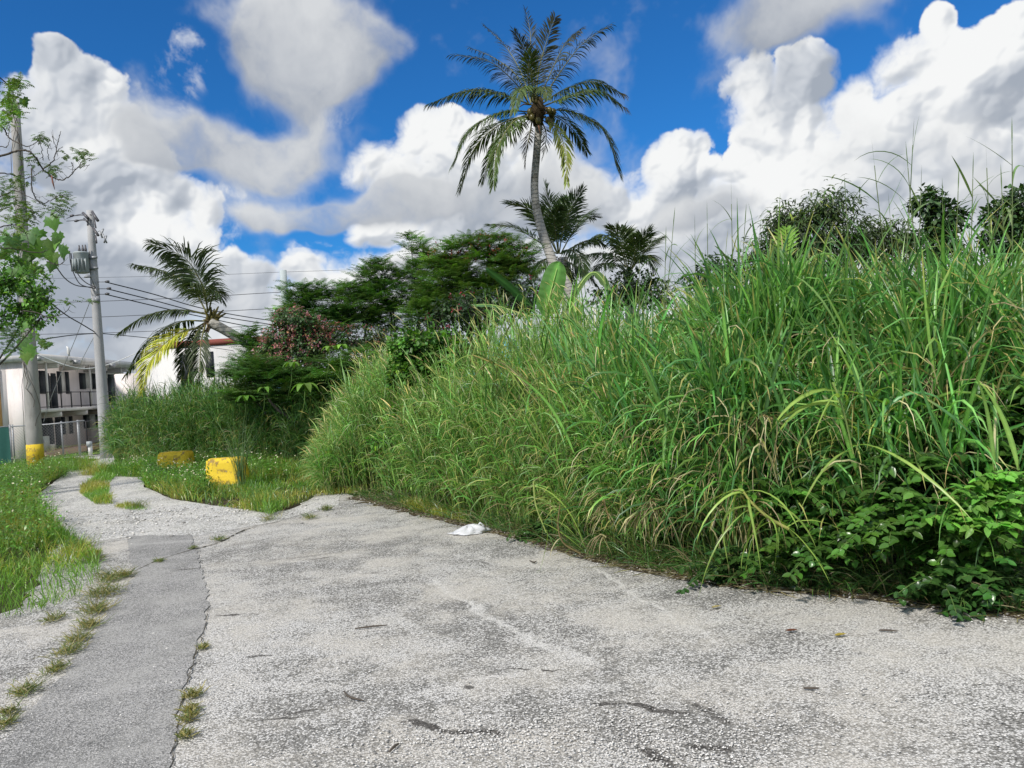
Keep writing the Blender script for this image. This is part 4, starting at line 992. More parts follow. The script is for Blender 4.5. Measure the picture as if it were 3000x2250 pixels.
# 3: the low one to the right
D3 = 33
tb = [at(1850, 1100, D3), at(1845, 880, D3), at(1838, 790, D3)]; tb[0].z = -.3
pm3 = palm('low coconut palm to the right of the tall one, its foot lost in bushes', tb[0], tb, [.25, .22, .2], D3)
for k, (ps, dy) in enumerate([([(385, 1080), (350, 930), (310, 800), (235, 735)], (0, -.2, -.4, -.5)), ([(370, 1060), (280, 975), (150, 945), (-10, 970)], (0, -.4, -.8, -1)), ([(370, 1060), (310, 880), (170, 800), (-20, 910)], (0, .4, .8, 1)),
        ([(400, 1070), (460, 920), (510, 830), (565, 755)], (0, -.2, -.5, -.6)), ([(410, 1070), (500, 960), (575, 870), (648, 830)], (0, .4, .8, 1)), ([(415, 1080), (480, 990), (550, 970), (585, 1070)], (0, -.4, -.9, -1)),
        ([(385, 1060), (400, 900), (370, 800), (330, 740)], (0, .8, 1.4, 1.6)), ([(375, 1090), (280, 1040), (190, 1030), (110, 1100)], (0, -.8, -1.4, -1.6)), ([(400, 1090), (440, 1000), (440, 900), (470, 850)], (0, -1, -1.8, -2.))]):
    frond(pm3, pts3(ps, D3, dy, Z7), 48, .72, .6 if k in (0, 3, 4, 6, 8) else 1.2, .02, (.05, .08, .028) if k % 2 else (.07, .10, .035), .03, .03, 300 + k, 0)
# 4: the leaning one on the left
D4 = 24
tb = [at(905, 1330, 23.2), at(850, 1110, 23.4), at(790, 1040, 23.6), at(735, 1012, 23.8), at(690, 985, 24), at(650, 962, 24), at(618, 945, 24)]; tb[0].z = 0
pm4 = palm('leaning coconut palm bent to the left with windblown fronds and one yellow frond', tb[0], tb, [.2, .17, .16, .15, .15, .15, .16], D4)
G4 = (.050, .072, .032); Zq = lambda p: p
L4 = [([(610, 915), (590, 830), (540, 755), (450, 716)], (0, -.5, -.9, -1.1), 60, .85, .9, G4, -.5), ([(605, 915), (560, 840), (480, 795), (392, 774)], (0, .2, .5, .6), 56, .62, 1.1, G4, 0),
      ([(608, 915), (600, 850), (570, 800), (520, 770)], (0, .6, 1.2, 1.4), 50, .8, 1.0, G4, 0), ([(605, 920), (520, 908), (430, 925), (348, 975)], (0, -.4, -.7, -.8), 54, .5, 1.5, G4, 0),
      ([(600, 940), (525, 945), (435, 1005), (370, 1100)], (0, .3, .6, .7), 54, .55, 1.4, G4, 0), ([(600, 955), (510, 985), (440, 1060), (418, 1150)], (0, -.6, -1.0, -1.1), 64, .62, .8, (.30, .32, .035), .5),
      ([(600, 950), (572, 985), (562, 1060), (556, 1140)], (0, -.3, -.4, -.4), 50, .5, .8, (.035, .05, .022), 0), ([(602, 950), (590, 1000), (585, 1080), (583, 1150)], (0, -.7, -.9, -.9), 50, .45, .8, (.04, .055, .025), 0),
      ([(612, 910), (625, 860), (640, 860), (655, 885)], (0, -.3, -.4, -.4), 30, .4, 1.2, G4, 0), ([(600, 945), (560, 975), (540, 1040), (530, 1110)], (0, .7, 1.0, 1.1), 44, .5, .8, (.035, .05, .022), 0),
      ([(610, 915), (600, 870), (585, 840), (560, 830)], (0, -.9, -1.6, -2.), 40, .6, 1.0, G4, 0)]
for k, (ps, dy, n, LL, dr, cl, rl_) in enumerate(L4):
    frond(pm4, pts3(ps, D4, dy, Zq), n, LL, dr, .0165, cl, .028, .02, 400 + k, rl_)
mb = MB(); rr = np.random.default_rng(9)
for (x, y) in [(628, 905), (640, 898), (655, 908), (618, 900), (645, 915), (600, 910), (662, 918)]:
    tube(mb, [at(618 + (x - 630) * .4, 942, D4), at((618 + x) / 2, (942 + y) / 2, D4 + rr.normal(0, .1)), at(x, y, D4 + rr.normal(0, .2))], [.07, .05, .02], 6, C=np.array((.22, .19, .07)) * rr.uniform(.5, 1.3))
for k in range(14):
    a = rr.uniform(0, 6.28); c_ = at(620 + rr.normal(0, 8), 948 + rr.normal(0, 8), D4); tube(mb, [c_, c_ + Vector((math.cos(a) * .25, math.sin(a) * .2, rr.uniform(-.35, .1)))], [.05, .01], 5, C=np.array((.16, .12, .07)) * rr.uniform(.5, 1.4))
mb.build('crown_sheath', M_DRY, pm4)

# ------------------------------------------------------------------ broadleaf trees and bushes
def bipinnate(mb, B, az, th0, L, C, m=11, r=None, lp=.13, wp=.013, th1=None):
    """feathery leaves: an arching midrib with rows of narrow pinnae"""
    r = r or rng; n = len(B); t = np.linspace(0, 1, m); th1 = th0 + np.radians(38) if th1 is None else th1
    th = th0[:, None] + (th1 - th0)[:, None] * t ** 1.4
    D = np.stack([np.sin(th) * np.sin(az)[:, None], np.sin(th) * np.cos(az)[:, None], np.cos(th)], -1)
    P = B[:, None] + np.concatenate([np.zeros((n, 1, 3)), np.cumsum((D[:, 1:] + D[:, :-1]) / 2, 1)], 1) * (L / (m - 1))[:, None, None]
    S = np.stack([np.cos(az), -np.sin(az), 0 * az], -1)[:, None].repeat(m, 1); N = np.cross(S, D)
    V = np.stack([P - S * .004, P + S * .004], 2).reshape(-1, 3)
    o = ((np.arange(n) * m * 2)[:, None] + (np.arange(m - 1) * 2)[None]).ravel(); mb.add(V, np.stack([o, o + 1, o + 3, o + 2], 1), C=(.10, .10, .045))
    pr = (np.sin(np.pi * np.clip(t * .86 + .12, 0, 1)) ** .6)
    for sd in (-1, 1):
        sl = slice(1, None); k = m - 1
        d = (S[:, sl] * sd + D[:, sl] * .55 + N[:, sl] * r.normal(0, .10, (n, k, 1))).reshape(-1, 3)
        LL = ((L / .5)[:, None] * lp * pr[None, sl] * r.uniform(.8, 1.15, (n, k))).ravel()
        strips(mb, P[:, sl].reshape(-1, 3), d, N[:, sl].reshape(-1, 3), LL, wp, 3, .55, np.repeat(C, k, 0) * r.uniform(.85, 1.15, (n * k, 1)), 'pinna')
def simple_leaves(mb, P, Nn, n_per, L, W, C, r, droop=.7, prof='leaf', k=4, fold=.25):
    n = len(P) * n_per; B = np.repeat(P, n_per, 0) + r.normal(0, L * .5, (n, 3)); N = np.repeat(Nn, n_per, 0)
    d = nrm(N * .7 + unit(n, r) * .8 + np.array([0, 0, -.1])); up = nrm(N * .5 + np.array([0, 0, 1.0]) + unit(n, r) * .5)
    strips(mb, B, d, up, L * r.uniform(.6, 1.2, n), W * r.uniform(.7, 1.2, n), k, droop, C if np.ndim(C) == 2 else vary(C, n, .25, .10, r), prof, fold=fold)
def lobes_pts(lobes, D, n, r, shell=.55, clump=0.0, ydep=1.0):
    """points spread through ellipsoid lobes given in the photo frame at depth D: (cx, cy, rx, ry, dD)"""
    vol = np.array([l[2] * l[3] for l in lobes], float); ks = r.choice(len(lobes), n, p=vol / vol.sum()); P = np.zeros((n, 3)); N = unit(n, r)
    for j, l in enumerate(lobes):
        m = ks == j; dd = l[4] if len(l) > 4 else 0
        c = at(l[0], l[1], D + dd); sx = l[2] * (D + dd) / F; sz_ = l[3] * (D + dd) / F; rad = r.uniform(shell ** 3, 1, m.sum()) ** (1 / 3)
        nn = N[m]; P[m] = np.array(c) + nn * rad[:, None] * np.array([sx, ydep * (sx + sz_) / 2, sz_])
    return P, N
def limbs(mb, base, lobes, D, r, r0, twigs, P, col_=(.5, .5, .5)):
    cs = [at(l[0], l[1] + l[3] * .3, D + (l[4] if len(l) > 4 else 0)) for l in lobes]
    mid = sum(cs, Vector()) / len(cs); fork = Vector(base).lerp(mid, .45) + Vector((r.normal(0, .15), r.normal(0, .15), 0))
    tube(mb, bez([base, Vector(base).lerp(fork, .5) + Vector((r.normal(0, .08), 0, 0)), fork], 8), np.linspace(r0, r0 * .7, 8), 10)
    for c in cs:
        m_ = fork.lerp(c, .5) + Vector(r.normal(0, .2, 3)); tube(mb, bez([fork, m_, c], 8), np.linspace(r0 * .6, r0 * .18, 8), 7)
    for j in r.choice(len(P), min(twigs, len(P)), replace=False):
        p = Vector(P[j]); c = min(cs, key=lambda q: (q - p).length); m_ = c.lerp(p, .5) + Vector((0, 0, -.1)) + Vector(r.normal(0, .07, 3))
        tube(mb, [c, m_, p], [r0 * .15, r0 * .09, .006], 4, cap=False)
def feather_tree(nm, label, cat, base, lobes, D, n, colr, r0=.09, L=.5, seed=0, group=None, flowers=0, fcol=(.45, .10, .11), per=6, young=.08, ydep=1.0):
    r = np.random.default_rng(seed); o = thing(nm, label, cat, base, group)
    P, N = lobes_pts(lobes, D, n, r, .45, ydep=ydep)
    mb = MB(); limbs(mb, base, lobes, D, r, r0, n // 2, P); mb.build('trunk', M_TWIG, o)
    B = np.repeat(P, per, 0); k = len(B); az = np.tile(np.arange(per) * 2 * np.pi / per, n) + np.repeat(r.uniform(0, 6, n), per) + r.normal(0, .3, k)
    th0 = np.radians(r.uniform(38, 72, k)); C = vary(colr, n, .25, .08, r).repeat(per, 0) * r.uniform(.85, 1.15, (k, 1))
    yg = (r.random(n) < young).repeat(per); C[yg] = C[yg] * np.array([1.9, 2.0, 1.2])
    mb = MB(); bipinnate(mb, B, az, th0, L * r.uniform(.7, 1.15, k), C, r=r); mb.build('crown', M_LEAF, o)
    if flowers:
        Pf, Nf = lobes_pts([l for l in lobes if len(l) > 5], D, flowers, r, .9, ydep=ydep); Pf = Pf[Nf[:, 1] < .4]
        mb = MB(); simple_leaves(mb, Pf, unit(len(Pf), r), 9, .075, .022, vary(fcol, len(Pf) * 9, .3, .15, r), r, k=3, prof='leaf'); mb.build('flowers', M_PETAL, o)
    return o
def leafy(nm, label, cat, base, lobes, D, n, colr, L, W, r0=.06, seed=0, group=None, per=7, mat=None, flowers=0, fcol=(.5, .13, .16), prof='leaf', droop=.7, shell=.5, ydep=1.0, fold=.25, fsize=.07, twigs=None, yellow=0.04):
    r = np.random.default_rng(seed); o = thing(nm, label, cat, base, group)
    P, N = lobes_pts(lobes, D, n, r, shell, ydep=ydep)
    mb = MB(); limbs(mb, base, lobes, D, r, r0, (n // 3 if twigs is None else twigs), P); mb.build('trunk' if cat == 'tree' else 'stems', M_TWIG, o)
    C = vary(colr, n, .28, .08, r).repeat(per, 0) * r.uniform(.8, 1.2, (n * per, 1)); yy = r.random(n * per) < yellow; C[yy] *= np.array([2.2, 1.9, .8])
    mb = MB(); simple_leaves(mb, P, N, per, L, W, C, r, droop, prof, 4, fold); mb.build('crown' if cat == 'tree' else 'foliage', mat or M_LEAF, o)
    if flowers:
        Pf, Nf = lobes_pts([l for l in lobes if len(l) > 5] or lobes, D, flowers, r, .93, ydep=ydep); Pf = Pf[Nf[:, 1] < .4]
        mb = MB(); simple_leaves(mb, Pf, unit(len(Pf), r), 8, fsize, fsize * .3, vary(fcol, len(Pf) * 8, .35, .18, r), r, k=3); mb.build('flowers', M_PETAL, o)
    return o
def bs(px, D, z=None): p = at(px, 1200, D); return (p.x, p.y, float(tz(p.x, D)) if z is None else z)
FG = (.056, .122, .036)
grp = 'feathery leaved trees behind the grass'
feather_tree('flame_tree', 'low spreading feathery tree whose top tier stands right of the distant pole', 'tree', bs(900, 24), [(885, 868, 78, 38), (950, 900, 90, 50), (870, 925, 70, 40), (1010, 915, 60, 40), (930, 960, 120, 40)], 24, 250, FG, seed=1, group=grp)
feather_tree('flame_tree', 'dark feathery tree with a slim pale stem, third tree left of the tall palm', 'tree', bs(1130, 25), [(1050, 850, 60, 38), (1115, 805, 62, 42), (1150, 870, 80, 55), (1080, 900, 90, 50), (1130, 940, 100, 40)], 25, 290, FG, seed=2, group=grp, young=.05)
feather_tree('flame_tree', 'slender feathery tree top poking up highest in the middle of the thicket', 'tree', bs(1215, 25), [(1205, 715, 38, 30), (1225, 765, 55, 34), (1215, 820, 60, 40), (1260, 870, 60, 60)], 25, 110, FG, seed=3, group=grp, r0=.07)
feather_tree('flame_tree', 'large domed feathery tree with dull red blossom just left of the tall palm', 'tree', bs(1400, 22.5), [(1330, 750, 78, 42, 0, 1), (1430, 728, 90, 40, 0, 1), (1510, 750, 60, 45, 0, 1), (1400, 800, 130, 60), (1300, 830, 90, 70), (1500, 820, 90, 70), (1380, 890, 160, 60), (1270, 920, 90, 50)], 22.5, 560, (.060, .120, .030), r0=.14, seed=4, group=grp, flowers=130, fcol=(.30, .09, .07), young=.12)
leafy('flowering_bush', 'dome of dark leaves topped with sprays of pink blossom beside the leaning trunk', 'bush', bs(870, 20.5), [(855, 935, 55, 38, -.2, 1), (900, 960, 60, 42, 0, 1), (840, 985, 70, 50, 0, 1), (900, 1010, 70, 50, 0, 1), (860, 1060, 80, 70, 0, 1), (800, 1030, 50, 50, 0, 1)], 20.5, 900, (.050, .095, .038), .10, .028, seed=5, flowers=420, fcol=(.56, .28, .28), fsize=.08)
leafy('flowering_bush', 'lower flowering tangle right of the pink blossom dome, few dull pink sprays', 'bush', bs(990, 20.5), [(960, 985, 70, 40, 0, 1), (1040, 990, 90, 40, 0, 1), (1130, 1000, 80, 40), (1000, 1040, 110, 50)], 20.5, 620, (.032, .062, .022), .09, .024, seed=6, flowers=70, fcol=(.36, .14, .12), yellow=.08)
feather_tree('feathery_sapling', 'dark feathery thicket hanging low over the weeds left of the tall grass', 'bush', bs(900, 19.5), [(760, 1090, 80, 45), (850, 1130, 110, 60), (960, 1110, 110, 65), (1050, 1090, 80, 70), (930, 1180, 130, 50), (740, 1150, 90, 40), (1020, 1180, 90, 60)], 19.5, 420, (.056, .122, .032), seed=7, young=.07)
feather_tree('feathery_sapling', 'small feathery bush spilling over the base of the leaning palm trunk', 'bush', bs(760, 21.5), [(740, 1000, 50, 30), (790, 1040, 70, 40), (740, 1080, 80, 40), (690, 1100, 50, 30)], 21.5, 130, FG, seed=8)
# a few big fresh leaves on the thicket: young shoots
def shoot(label, px, py, D, size, n, seed, colr=(.10, .20, .03), stem=110):
    r = np.random.default_rng(seed); c = at(px, py, D); b = at(px - 12, py + stem, D + .1); o = thing('young_shoot', label, 'plant', (b.x, b.y, b.z), 'young shoots with broad drooping leaves')
    mb = MB(); tube(mb, [b, b.lerp(c, .5) + Vector((.04, 0, 0)), c], [.014, .011, .006], 5); mb.build('stem', M_STEM, o)
    az = np.arange(n) / n * 6.28 + r.uniform(0, 1); d = np.stack([np.sin(az), np.cos(az), np.full(n, .45)], 1)
    mb = MB(); strips(mb, np.repeat([list(c)], n, 0), d, (0, 0, 1), size * .85 * r.uniform(.8, 1.1, n), size * .15, 7, 2.6, vary(colr, n, .2, .05, r), 'leaf', fold=.3); mb.build('leaf', M_LEAF, o)
for i, q in enumerate([('yellow green drooping leaf rosette at the lower middle of the dark thicket', 893, 1125, 17.6, .52, 7), ('fresh green leaf rosette left of the drooping rosette in the thicket', 855, 1062, 18, .35, 6), ('small fresh leaf rosette at the low left end of the thicket', 720, 1160, 18, .38, 6),
        ('fresh leaf rosette at the lower left of the thicket above the weeds', 775, 1135, 17.8, .34, 5), ('light green rosette on the right shoulder of the thicket', 1000, 1010, 18.4, .34, 6), ('light green rosette beside the grass at the thicket top right', 965, 1015, 18.4, .32, 5)]):
    shoot(*q, 50 + i)
# bushes and trees behind the tall grass, right side
grp = 'trees showing over the tall grass'
leafy('slender_leaved_tree', 'airy rounded tree with narrow drooping leaves, largest crown above the grass on the right', 'tree', bs(2380, 17), [(2310, 645, 62, 45), (2430, 605, 78, 45), (2370, 690, 130, 60), (2480, 690, 60, 60), (2340, 770, 140, 60), (2250, 740, 60, 50)], 17, 640, (.048, .076, .030), .21, .022, r0=.09, seed=20, group=grp, per=9, droop=1.3, prof='lance', shell=.3, twigs=200)
leafy('slender_leaved_tree', 'smaller airy tree top just right of the largest crown', 'tree', bs(2600, 17.5), [(2540, 690, 60, 50), (2620, 690, 60, 40), (2580, 760, 110, 50)], 17.5, 260, (.048, .076, .030), .2, .022, r0=.07, seed=21, group=grp, per=8, droop=1.3, prof='lance', shell=.3)
leafy('broad_leaved_tree', 'dark round leaved tree top between the tall reeds at right', 'tree', bs(2750, 15), [(2720, 595, 42, 36), (2765, 640, 60, 45), (2740, 720, 70, 50)], 15, 290, (.030, .060, .022), .12, .036, r0=.08, seed=22, group=grp, per=7)
leafy('broad_leaved_tree', 'dark leafy tree top at the right edge above the grass', 'tree', bs(2970, 15), [(2930, 640, 50, 45), (2990, 600, 50, 50), (2960, 700, 80, 50)], 15, 310, (.030, .060, .022), .12, .036, r0=.08, seed=23, group=grp, per=7)
leafy('broad_leaved_tree', 'small bush top in the dip between the low palm and the airy tree', 'tree', bs(2110, 18), [(2110, 775, 50, 26), (2080, 810, 90, 30), (2200, 790, 60, 40)], 18, 170, (.030, .060, .022), .12, .032, r0=.06, seed=24, group=grp, per=7)
leafy('broad_leaved_tree', 'bushy growth wrapped round the foot of the low palm', 'tree', bs(1850, 30), [(1850, 830, 80, 45), (1800, 870, 90, 30), (1910, 860, 70, 40)], 30, 300, (.028, .052, .018), .18, .05, r0=.08, seed=25, group=grp, per=7)
leafy('broad_leaved_tree', 'dark shrubbery below the domed tree, right behind the banana leaves', 'tree', bs(1480, 19), [(1400, 900, 140, 50), (1530, 870, 70, 60), (1300, 960, 120, 50)], 19, 420, (.022, .045, .018), .12, .036, r0=.08, seed=26, group=grp, per=7, flowers=40, fcol=(.4, .06, .12))
# breadfruit seedling: one bright lobed leaf
o = thing('lobed_leaf_plant', 'bright yellow green lobed leaf standing up in front of the airy tree', 'plant', at(2297, 900, 9.2)); c = at(2300, 800, 9.2); tpz = at(2305, 665, 9.3)
mb = MB(); tube(mb, [at(2297, 900, 9.2), c, at(2303, 740, 9.2)], [.012, .01, .006], 6); mb.build('stem', M_STEM, o)
mb = MB(); r = np.random.default_rng(4); k = 8; tt = np.linspace(.0, .9, k); B = np.array([list(at(2303, 745, 9.2).lerp(tpz, a)) for a in tt]); up = nrm(np.array([[0, -1.0, .3]]))
for sd in (-1, 1):
    d = np.stack([np.full(k, sd * .8), np.zeros(k), .55 + .4 * tt], 1); strips(mb, B, d, up, .21 * np.sin(np.pi * (tt * .7 + .25)), .017, 6, .35, vary((.12, .23, .035), k, .08, .04, r), 'leaf', fold=.3)
strips(mb, [list(at(2303, 745, 9.2))], [(.05, 0, 1)], up, .36, .010, 8, 0, (.17, .27, .05), 'leaf', fold=.3); mb.build('leaf', M_LEAF, o)

# banana plant: one broad upright leaf and a few others
def banana_leaf(root, b, m_, tp_, W, colr, seed, facing=(0, -1, .15), k=26, stem=.02, tear=.06):
    r = np.random.default_rng(seed); P = bez([b, m_, tp_], k); T = nrm(np.gradient(P, axis=0)); S = nrm(np.cross(T, np.array(facing, float))); N = nrm(np.cross(S, T)); t_ = np.linspace(0, 1, k)
    w = W * np.minimum(1, (t_ * 5) ** .6) * np.maximum(.02, 1 - t_ ** 7) ** .5
    mb = MB(); V = []; 
    for j in range(k):
        for q in (-1, -.5, -.04, .04, .5, 1): V.append(P[j] + S[j] * q * w[j] * (1 + r.normal(0, tear) * (abs(q) == 1)) + N[j] * (-abs(q) * .16 * w[j] + .015 * math.sin(j * 2.1) * abs(q) * (W / .3) - (.02 if abs(q) < .1 else 0)))
    Q = []; C = []
    for j in range(k - 1):
        for q in range(5): a = j * 6 + q; Q.append([a, a + 1, a + 7, a + 6])
    base = np.array(colr); C = np.array([base * (1.9 if q in (2, 3) else r.uniform(.88, 1.1)) for j in range(k) for q in range(6)])
    mb.add(V, Q, C=C); mb.build('leaf', M_PALM, root); mb = MB(); tube(mb, P[:int(k * .9)], np.linspace(stem, .006, int(k * .9)), 6, C=(.30, .38, .14)); mb.build('midrib', M_LEAF, root)
DB = 15.5
bn = thing('banana_plant', 'banana plant with one broad upright leaf before the tall palm trunk and one tilted leaf', 'plant', (at(1600, 1000, DB).x, DB, 0))
mb = MB(); x0 = at(1600, 1000, DB); tube(mb, [(x0.x, DB, 0), (x0.x, DB, 1.4), (x0.x, DB, 2.3)], [.12, .10, .06], 10, C=(.14, .17, .07)); mb.build('stem', M_LEAF, bn)
banana_leaf(bn, at(1598, 930, DB), at(1615, 850, DB - .1), at(1637, 766, DB - .1), .24, (.065, .16, .035), 1, tear=.01)
banana_leaf(bn, at(1560, 900, DB + .2), at(1490, 835, DB), at(1425, 785, DB - .2), .13, (.05, .12, .05), 2, facing=(-.6, -.2, .9))
banana_leaf(bn, at(1560, 930, DB + .2), at(1450, 895, DB), at(1380, 893, DB - .2), .12, (.07, .15, .06), 3, facing=(.1, -.4, 1))
banana_leaf(bn, at(1640, 930, DB + .2), at(1730, 800, DB + .3), at(1790, 850, DB + .2), .10, (.07, .12, .04), 4, facing=(-.3, -.5, .9))

# ---- foreground tree at the left edge, with a climbing vine
DT = 14.5
ft = thing('feathery_tree', 'sparse twiggy tree reaching in from the left edge in front of the thick pole', 'tree', (at(-330, 1200, DT).x, DT, 0))
Zl = lambda q: (q[0] * .422, 200 + q[1] * .422)
tb = Vector((at(-330, 1200, DT).x, DT, 0)); mb = MB(); tops = [at(-220, 900, DT), at(-160, 600, DT), at(-120, 350, DT + .3)]
tube(mb, bez([tb, tops[0], tops[1], tops[2]], 20), np.linspace(.16, .05, 20), 12); mb.build('trunk', M_TWIG, ft)
BR = [([(-400, 700), (0, 610), (150, 570), (230, 600), (300, 700), (370, 760), (450, 770), (530, 700), (580, 640), (625, 625)], .022), ([(300, 700), (370, 640), (400, 520), (422, 430)], .012), ([(-300, 300), (0, 400), (60, 480), (180, 540), (240, 520), (290, 480)], .016),
      ([(-400, 800), (0, 730), (150, 762), (230, 750), (300, 700)], .014), ([(220, 700), (225, 850), (280, 935), (350, 920), (420, 880), (490, 890)], .012), ([(-400, 1000), (0, 890), (100, 850), (200, 890), (280, 935)], .013),
      ([(-400, 1300), (0, 1250), (250, 1280), (330, 1260)], .02), ([(-200, -100), (0, 60), (90, 180), (70, 330), (60, 480)], .014), ([(330, 1340), (380, 1362), (430, 1355), (452, 1310)], .010), ([(-400, 1150), (0, 1100), (120, 1090), (180, 1150), (200, 1250)], .014),
      ([(-300, 520), (0, 545), (50, 540), (70, 480)], .010), ([(300, 640), (290, 560), (270, 500)], .007), ([(340, 640), (330, 560), (350, 520)], .006), ([(380, 600), (410, 560), (440, 545)], .005), ([(390, 550), (370, 500), (365, 470)], .005), ([(500, 730), (505, 680), (495, 650)], .004), ([(540, 690), (590, 680), (620, 670)], .004), ([(240, 720), (200, 640), (205, 620)], .005)]
BT = []
for ps, rad in BR:
    P = [at(*Zl(p), DT + .25 * math.sin(i_ * 1.7 + rad * 300)) for i_, p in enumerate(ps)]; mb = MB(); b_ = bez(P, 8 * len(P)); b_ = b_ + np.random.default_rng(len(BT)).normal(0, .006, b_.shape); tube(mb, b_, np.linspace(rad, .004, len(b_)), 6, cap=False); mb.build('branch', M_TWIG, ft); BT.append(b_)
P = [at(*ZB(p), DT - .3) for p in [(200, 180), (330, 200), (420, 240), (530, 220), (590, 185), (620, 140)]]; mb = MB(); b_ = bez(P, 30); tube(mb, b_, np.linspace(.012, .004, 30), 6, cap=False); mb.build('branch', M_TWIG, ft); BT.append(b_)
r = np.random.default_rng(31); mb = MB()
def small_sprays(mb, px, py, rx, ry, n, colr, Ls=.16, D=DT, m=6, lp=.045):
    x = px + r.normal(0, rx * .55, n); y = py + r.normal(0, ry * .55, n); B = np.array([list(at(a, b, D + r.normal(0, .3))) for a, b in zip(x, y)])
    bipinnate(mb, B, r.uniform(0, 6.28, n), np.radians(r.uniform(50, 110, n)), Ls * r.uniform(.7, 1.3, n), vary(colr, n, .3, .1, r), m=m, r=r, lp=lp * .5 / Ls, wp=.012)
LC = (.060, .115, .035); LY = (.13, .24, .03)
for q in [(50, 245, 28, 16, 70, LC), (30, 300, 30, 45, 110, (.08, .15, .03)), (25, 345, 25, 25, 50, LY), (118, 405, 18, 12, 26, LC), (90, 465, 20, 18, 24, LC), (160, 490, 18, 22, 30, LC), (235, 450, 22, 10, 26, LC), (262, 462, 14, 8, 14, LC), (190, 455, 10, 6, 8, LC), (55, 530, 28, 20, 40, LC), (30, 600, 45, 25, 60, LC), (85, 620, 30, 30, 60, LC),
          (180, 585, 22, 26, 50, LC), (160, 620, 26, 18, 40, LC), (50, 650, 50, 30, 90, LY), (20, 560, 30, 30, 50, LC), (115, 770, 20, 30, 30, LC), (200, 884, 14, 6, 12, LC), (260, 880, 10, 5, 8, LC), (30, 980, 38, 28, 120, (.045, .095, .035)), (20, 1025, 30, 12, 40, (.045, .09, .035)), (132, 1005, 12, 12, 24, LC), (20, 720, 40, 40, 60, LC)]:
    small_sprays(mb, *q)
for b_ in BT[1:4]:
    pass
mb.build('crown', M_LEAF, ft)
for b_ in BT:     # bare side twigs
    mb = MB()
    for k in range(4, len(b_) - 2, 3):
        if r.random() < .55: a = b_[k]; d = unit(1, r)[0] * np.array([1, .4, 1]); tube(mb, [a, a + d * .09, a + d * .16 + np.array([0, 0, .03])], [.004, .003, .0015], 4, cap=False)
    if mb.n:
        o = mb.build('twigs', M_TWIG, ft); tag(o, kind='stuff')
mb = MB(); pod = [at(*Zl(p), DT - .1) for p in [(358, 745), (366, 790), (380, 842)]]; tube(mb, pod, [.012, .016, .004], 6, C=(.20, .09, .07)); mb.build('seed_pod', M_LEAF, ft)

# dense light green foliage low on the same side
leafy('leafy_bush', 'bright green small leaved foliage crowding the thick pole at the left edge', 'bush', (at(-380, 1200, 15.5).x, 15.5, 0), [(30, 800, 70, 60), (60, 870, 80, 60), (20, 930, 60, 40), (110, 850, 50, 60), (120, 920, 50, 40), (-60, 850, 80, 120)], 15.5, 430, (.075, .165, .030), .085, .026, r0=.05, seed=33, per=8, yellow=.10, ydep=.6)
# climbing vine with large lobed leaves
def lobed_outline():
    a = np.radians(np.array([-90, -60, -38, -20, 0, 14, 34, 52, 66, 90, 114, 128, 146, 166, 180, 200, 218, 240])); rad = np.array([.16, .62, .50, .78, .62, .95, .62, .66, .72, 1.12, .72, .66, .62, .95, .62, .78, .50, .62]); return np.stack([np.cos(a) * rad, np.sin(a) * rad], 1)
OUT = lobed_outline()
def lobed_leaf(mb, c, tip, face, size, colr, r):
    tip = nrm(np.array(tip, float)); f = nrm(np.array(face, float)); s = nrm(np.cross(tip, f)); f = np.cross(s, tip); o2 = OUT * (1 + r.normal(0, .06, OUT.shape))
    ring = np.array(c) + (s * o2[:, :1] + tip * o2[:, 1:]) * size - f * (np.abs(o2[:, :1]) ** 2 * .28 + .10 * o2[:, 1:] ** 2) * size
    mid = np.array(c) + (s * o2[:, :1] + tip * o2[:, 1:]) * size * .5 - f * (np.abs(o2[:, :1]) ** 2 * .05) * size
    n = len(ring); V = np.concatenate([[c], mid, ring]); T = [[0, 1 + k, 1 + (k + 1) % n] for k in range(n)]; Q = [[1 + k, 1 + n + k, 1 + n + (k + 1) % n, 1 + (k + 1) % n] for k in range(n)]
    mb.add(V, Q, T, C=colr)
vn = thing('climbing_vine', 'vine with large lobed leaves climbing the thick concrete pole', 'vine', tuple(p1b))
r = np.random.default_rng(77); mb = MB()
VL = [(30, 700, 44), (12, 740, 38), (55, 690, 34), (100, 705, 44), (70, 720, 34), (155, 645, 42), (120, 690, 36), (150, 700, 40), (172, 690, 30), (178, 730, 38), (130, 735, 40), (150, 760, 34), (15, 790, 36), (75, 785, 46), (60, 820, 34), (95, 835, 36), (110, 860, 34), (40, 850, 30), (85, 890, 38), (105, 905, 30), (120, 880, 30), (65, 950, 38), (55, 935, 28), (118, 950, 30), (108, 975, 26), (72, 1005, 40), (76, 1035, 38), (122, 995, 24), (135, 1010, 20), (40, 245, 30), (25, 300, 32), (45, 320, 28), (10, 280, 26), (5, 690, 30), (105, 770, 32), (90, 740, 34), (35, 900, 26), (18, 830, 30)]
for (x, y, s) in VL:
    for rep in range(2):
        D_ = 17.5 + r.uniform(-1.0, 1.0); c = at(x + r.normal(0, 6 + 8 * rep), y + r.normal(0, 6 + 8 * rep), D_); sz_ = s * .80 * D_ / F * r.uniform(.75, 1.1)
        lobed_leaf(mb, c, (r.normal(0, .5), r.normal(0, .3), -1), (r.normal(0, .5), -1, .5 + r.normal(0, .3)), sz_, vary((.085, .165, .040) if rep == 0 else (.055, .115, .035), 1, .2, .06, r)[0], r)
mb.build('foliage', M_LEAF, vn)
mb = MB()
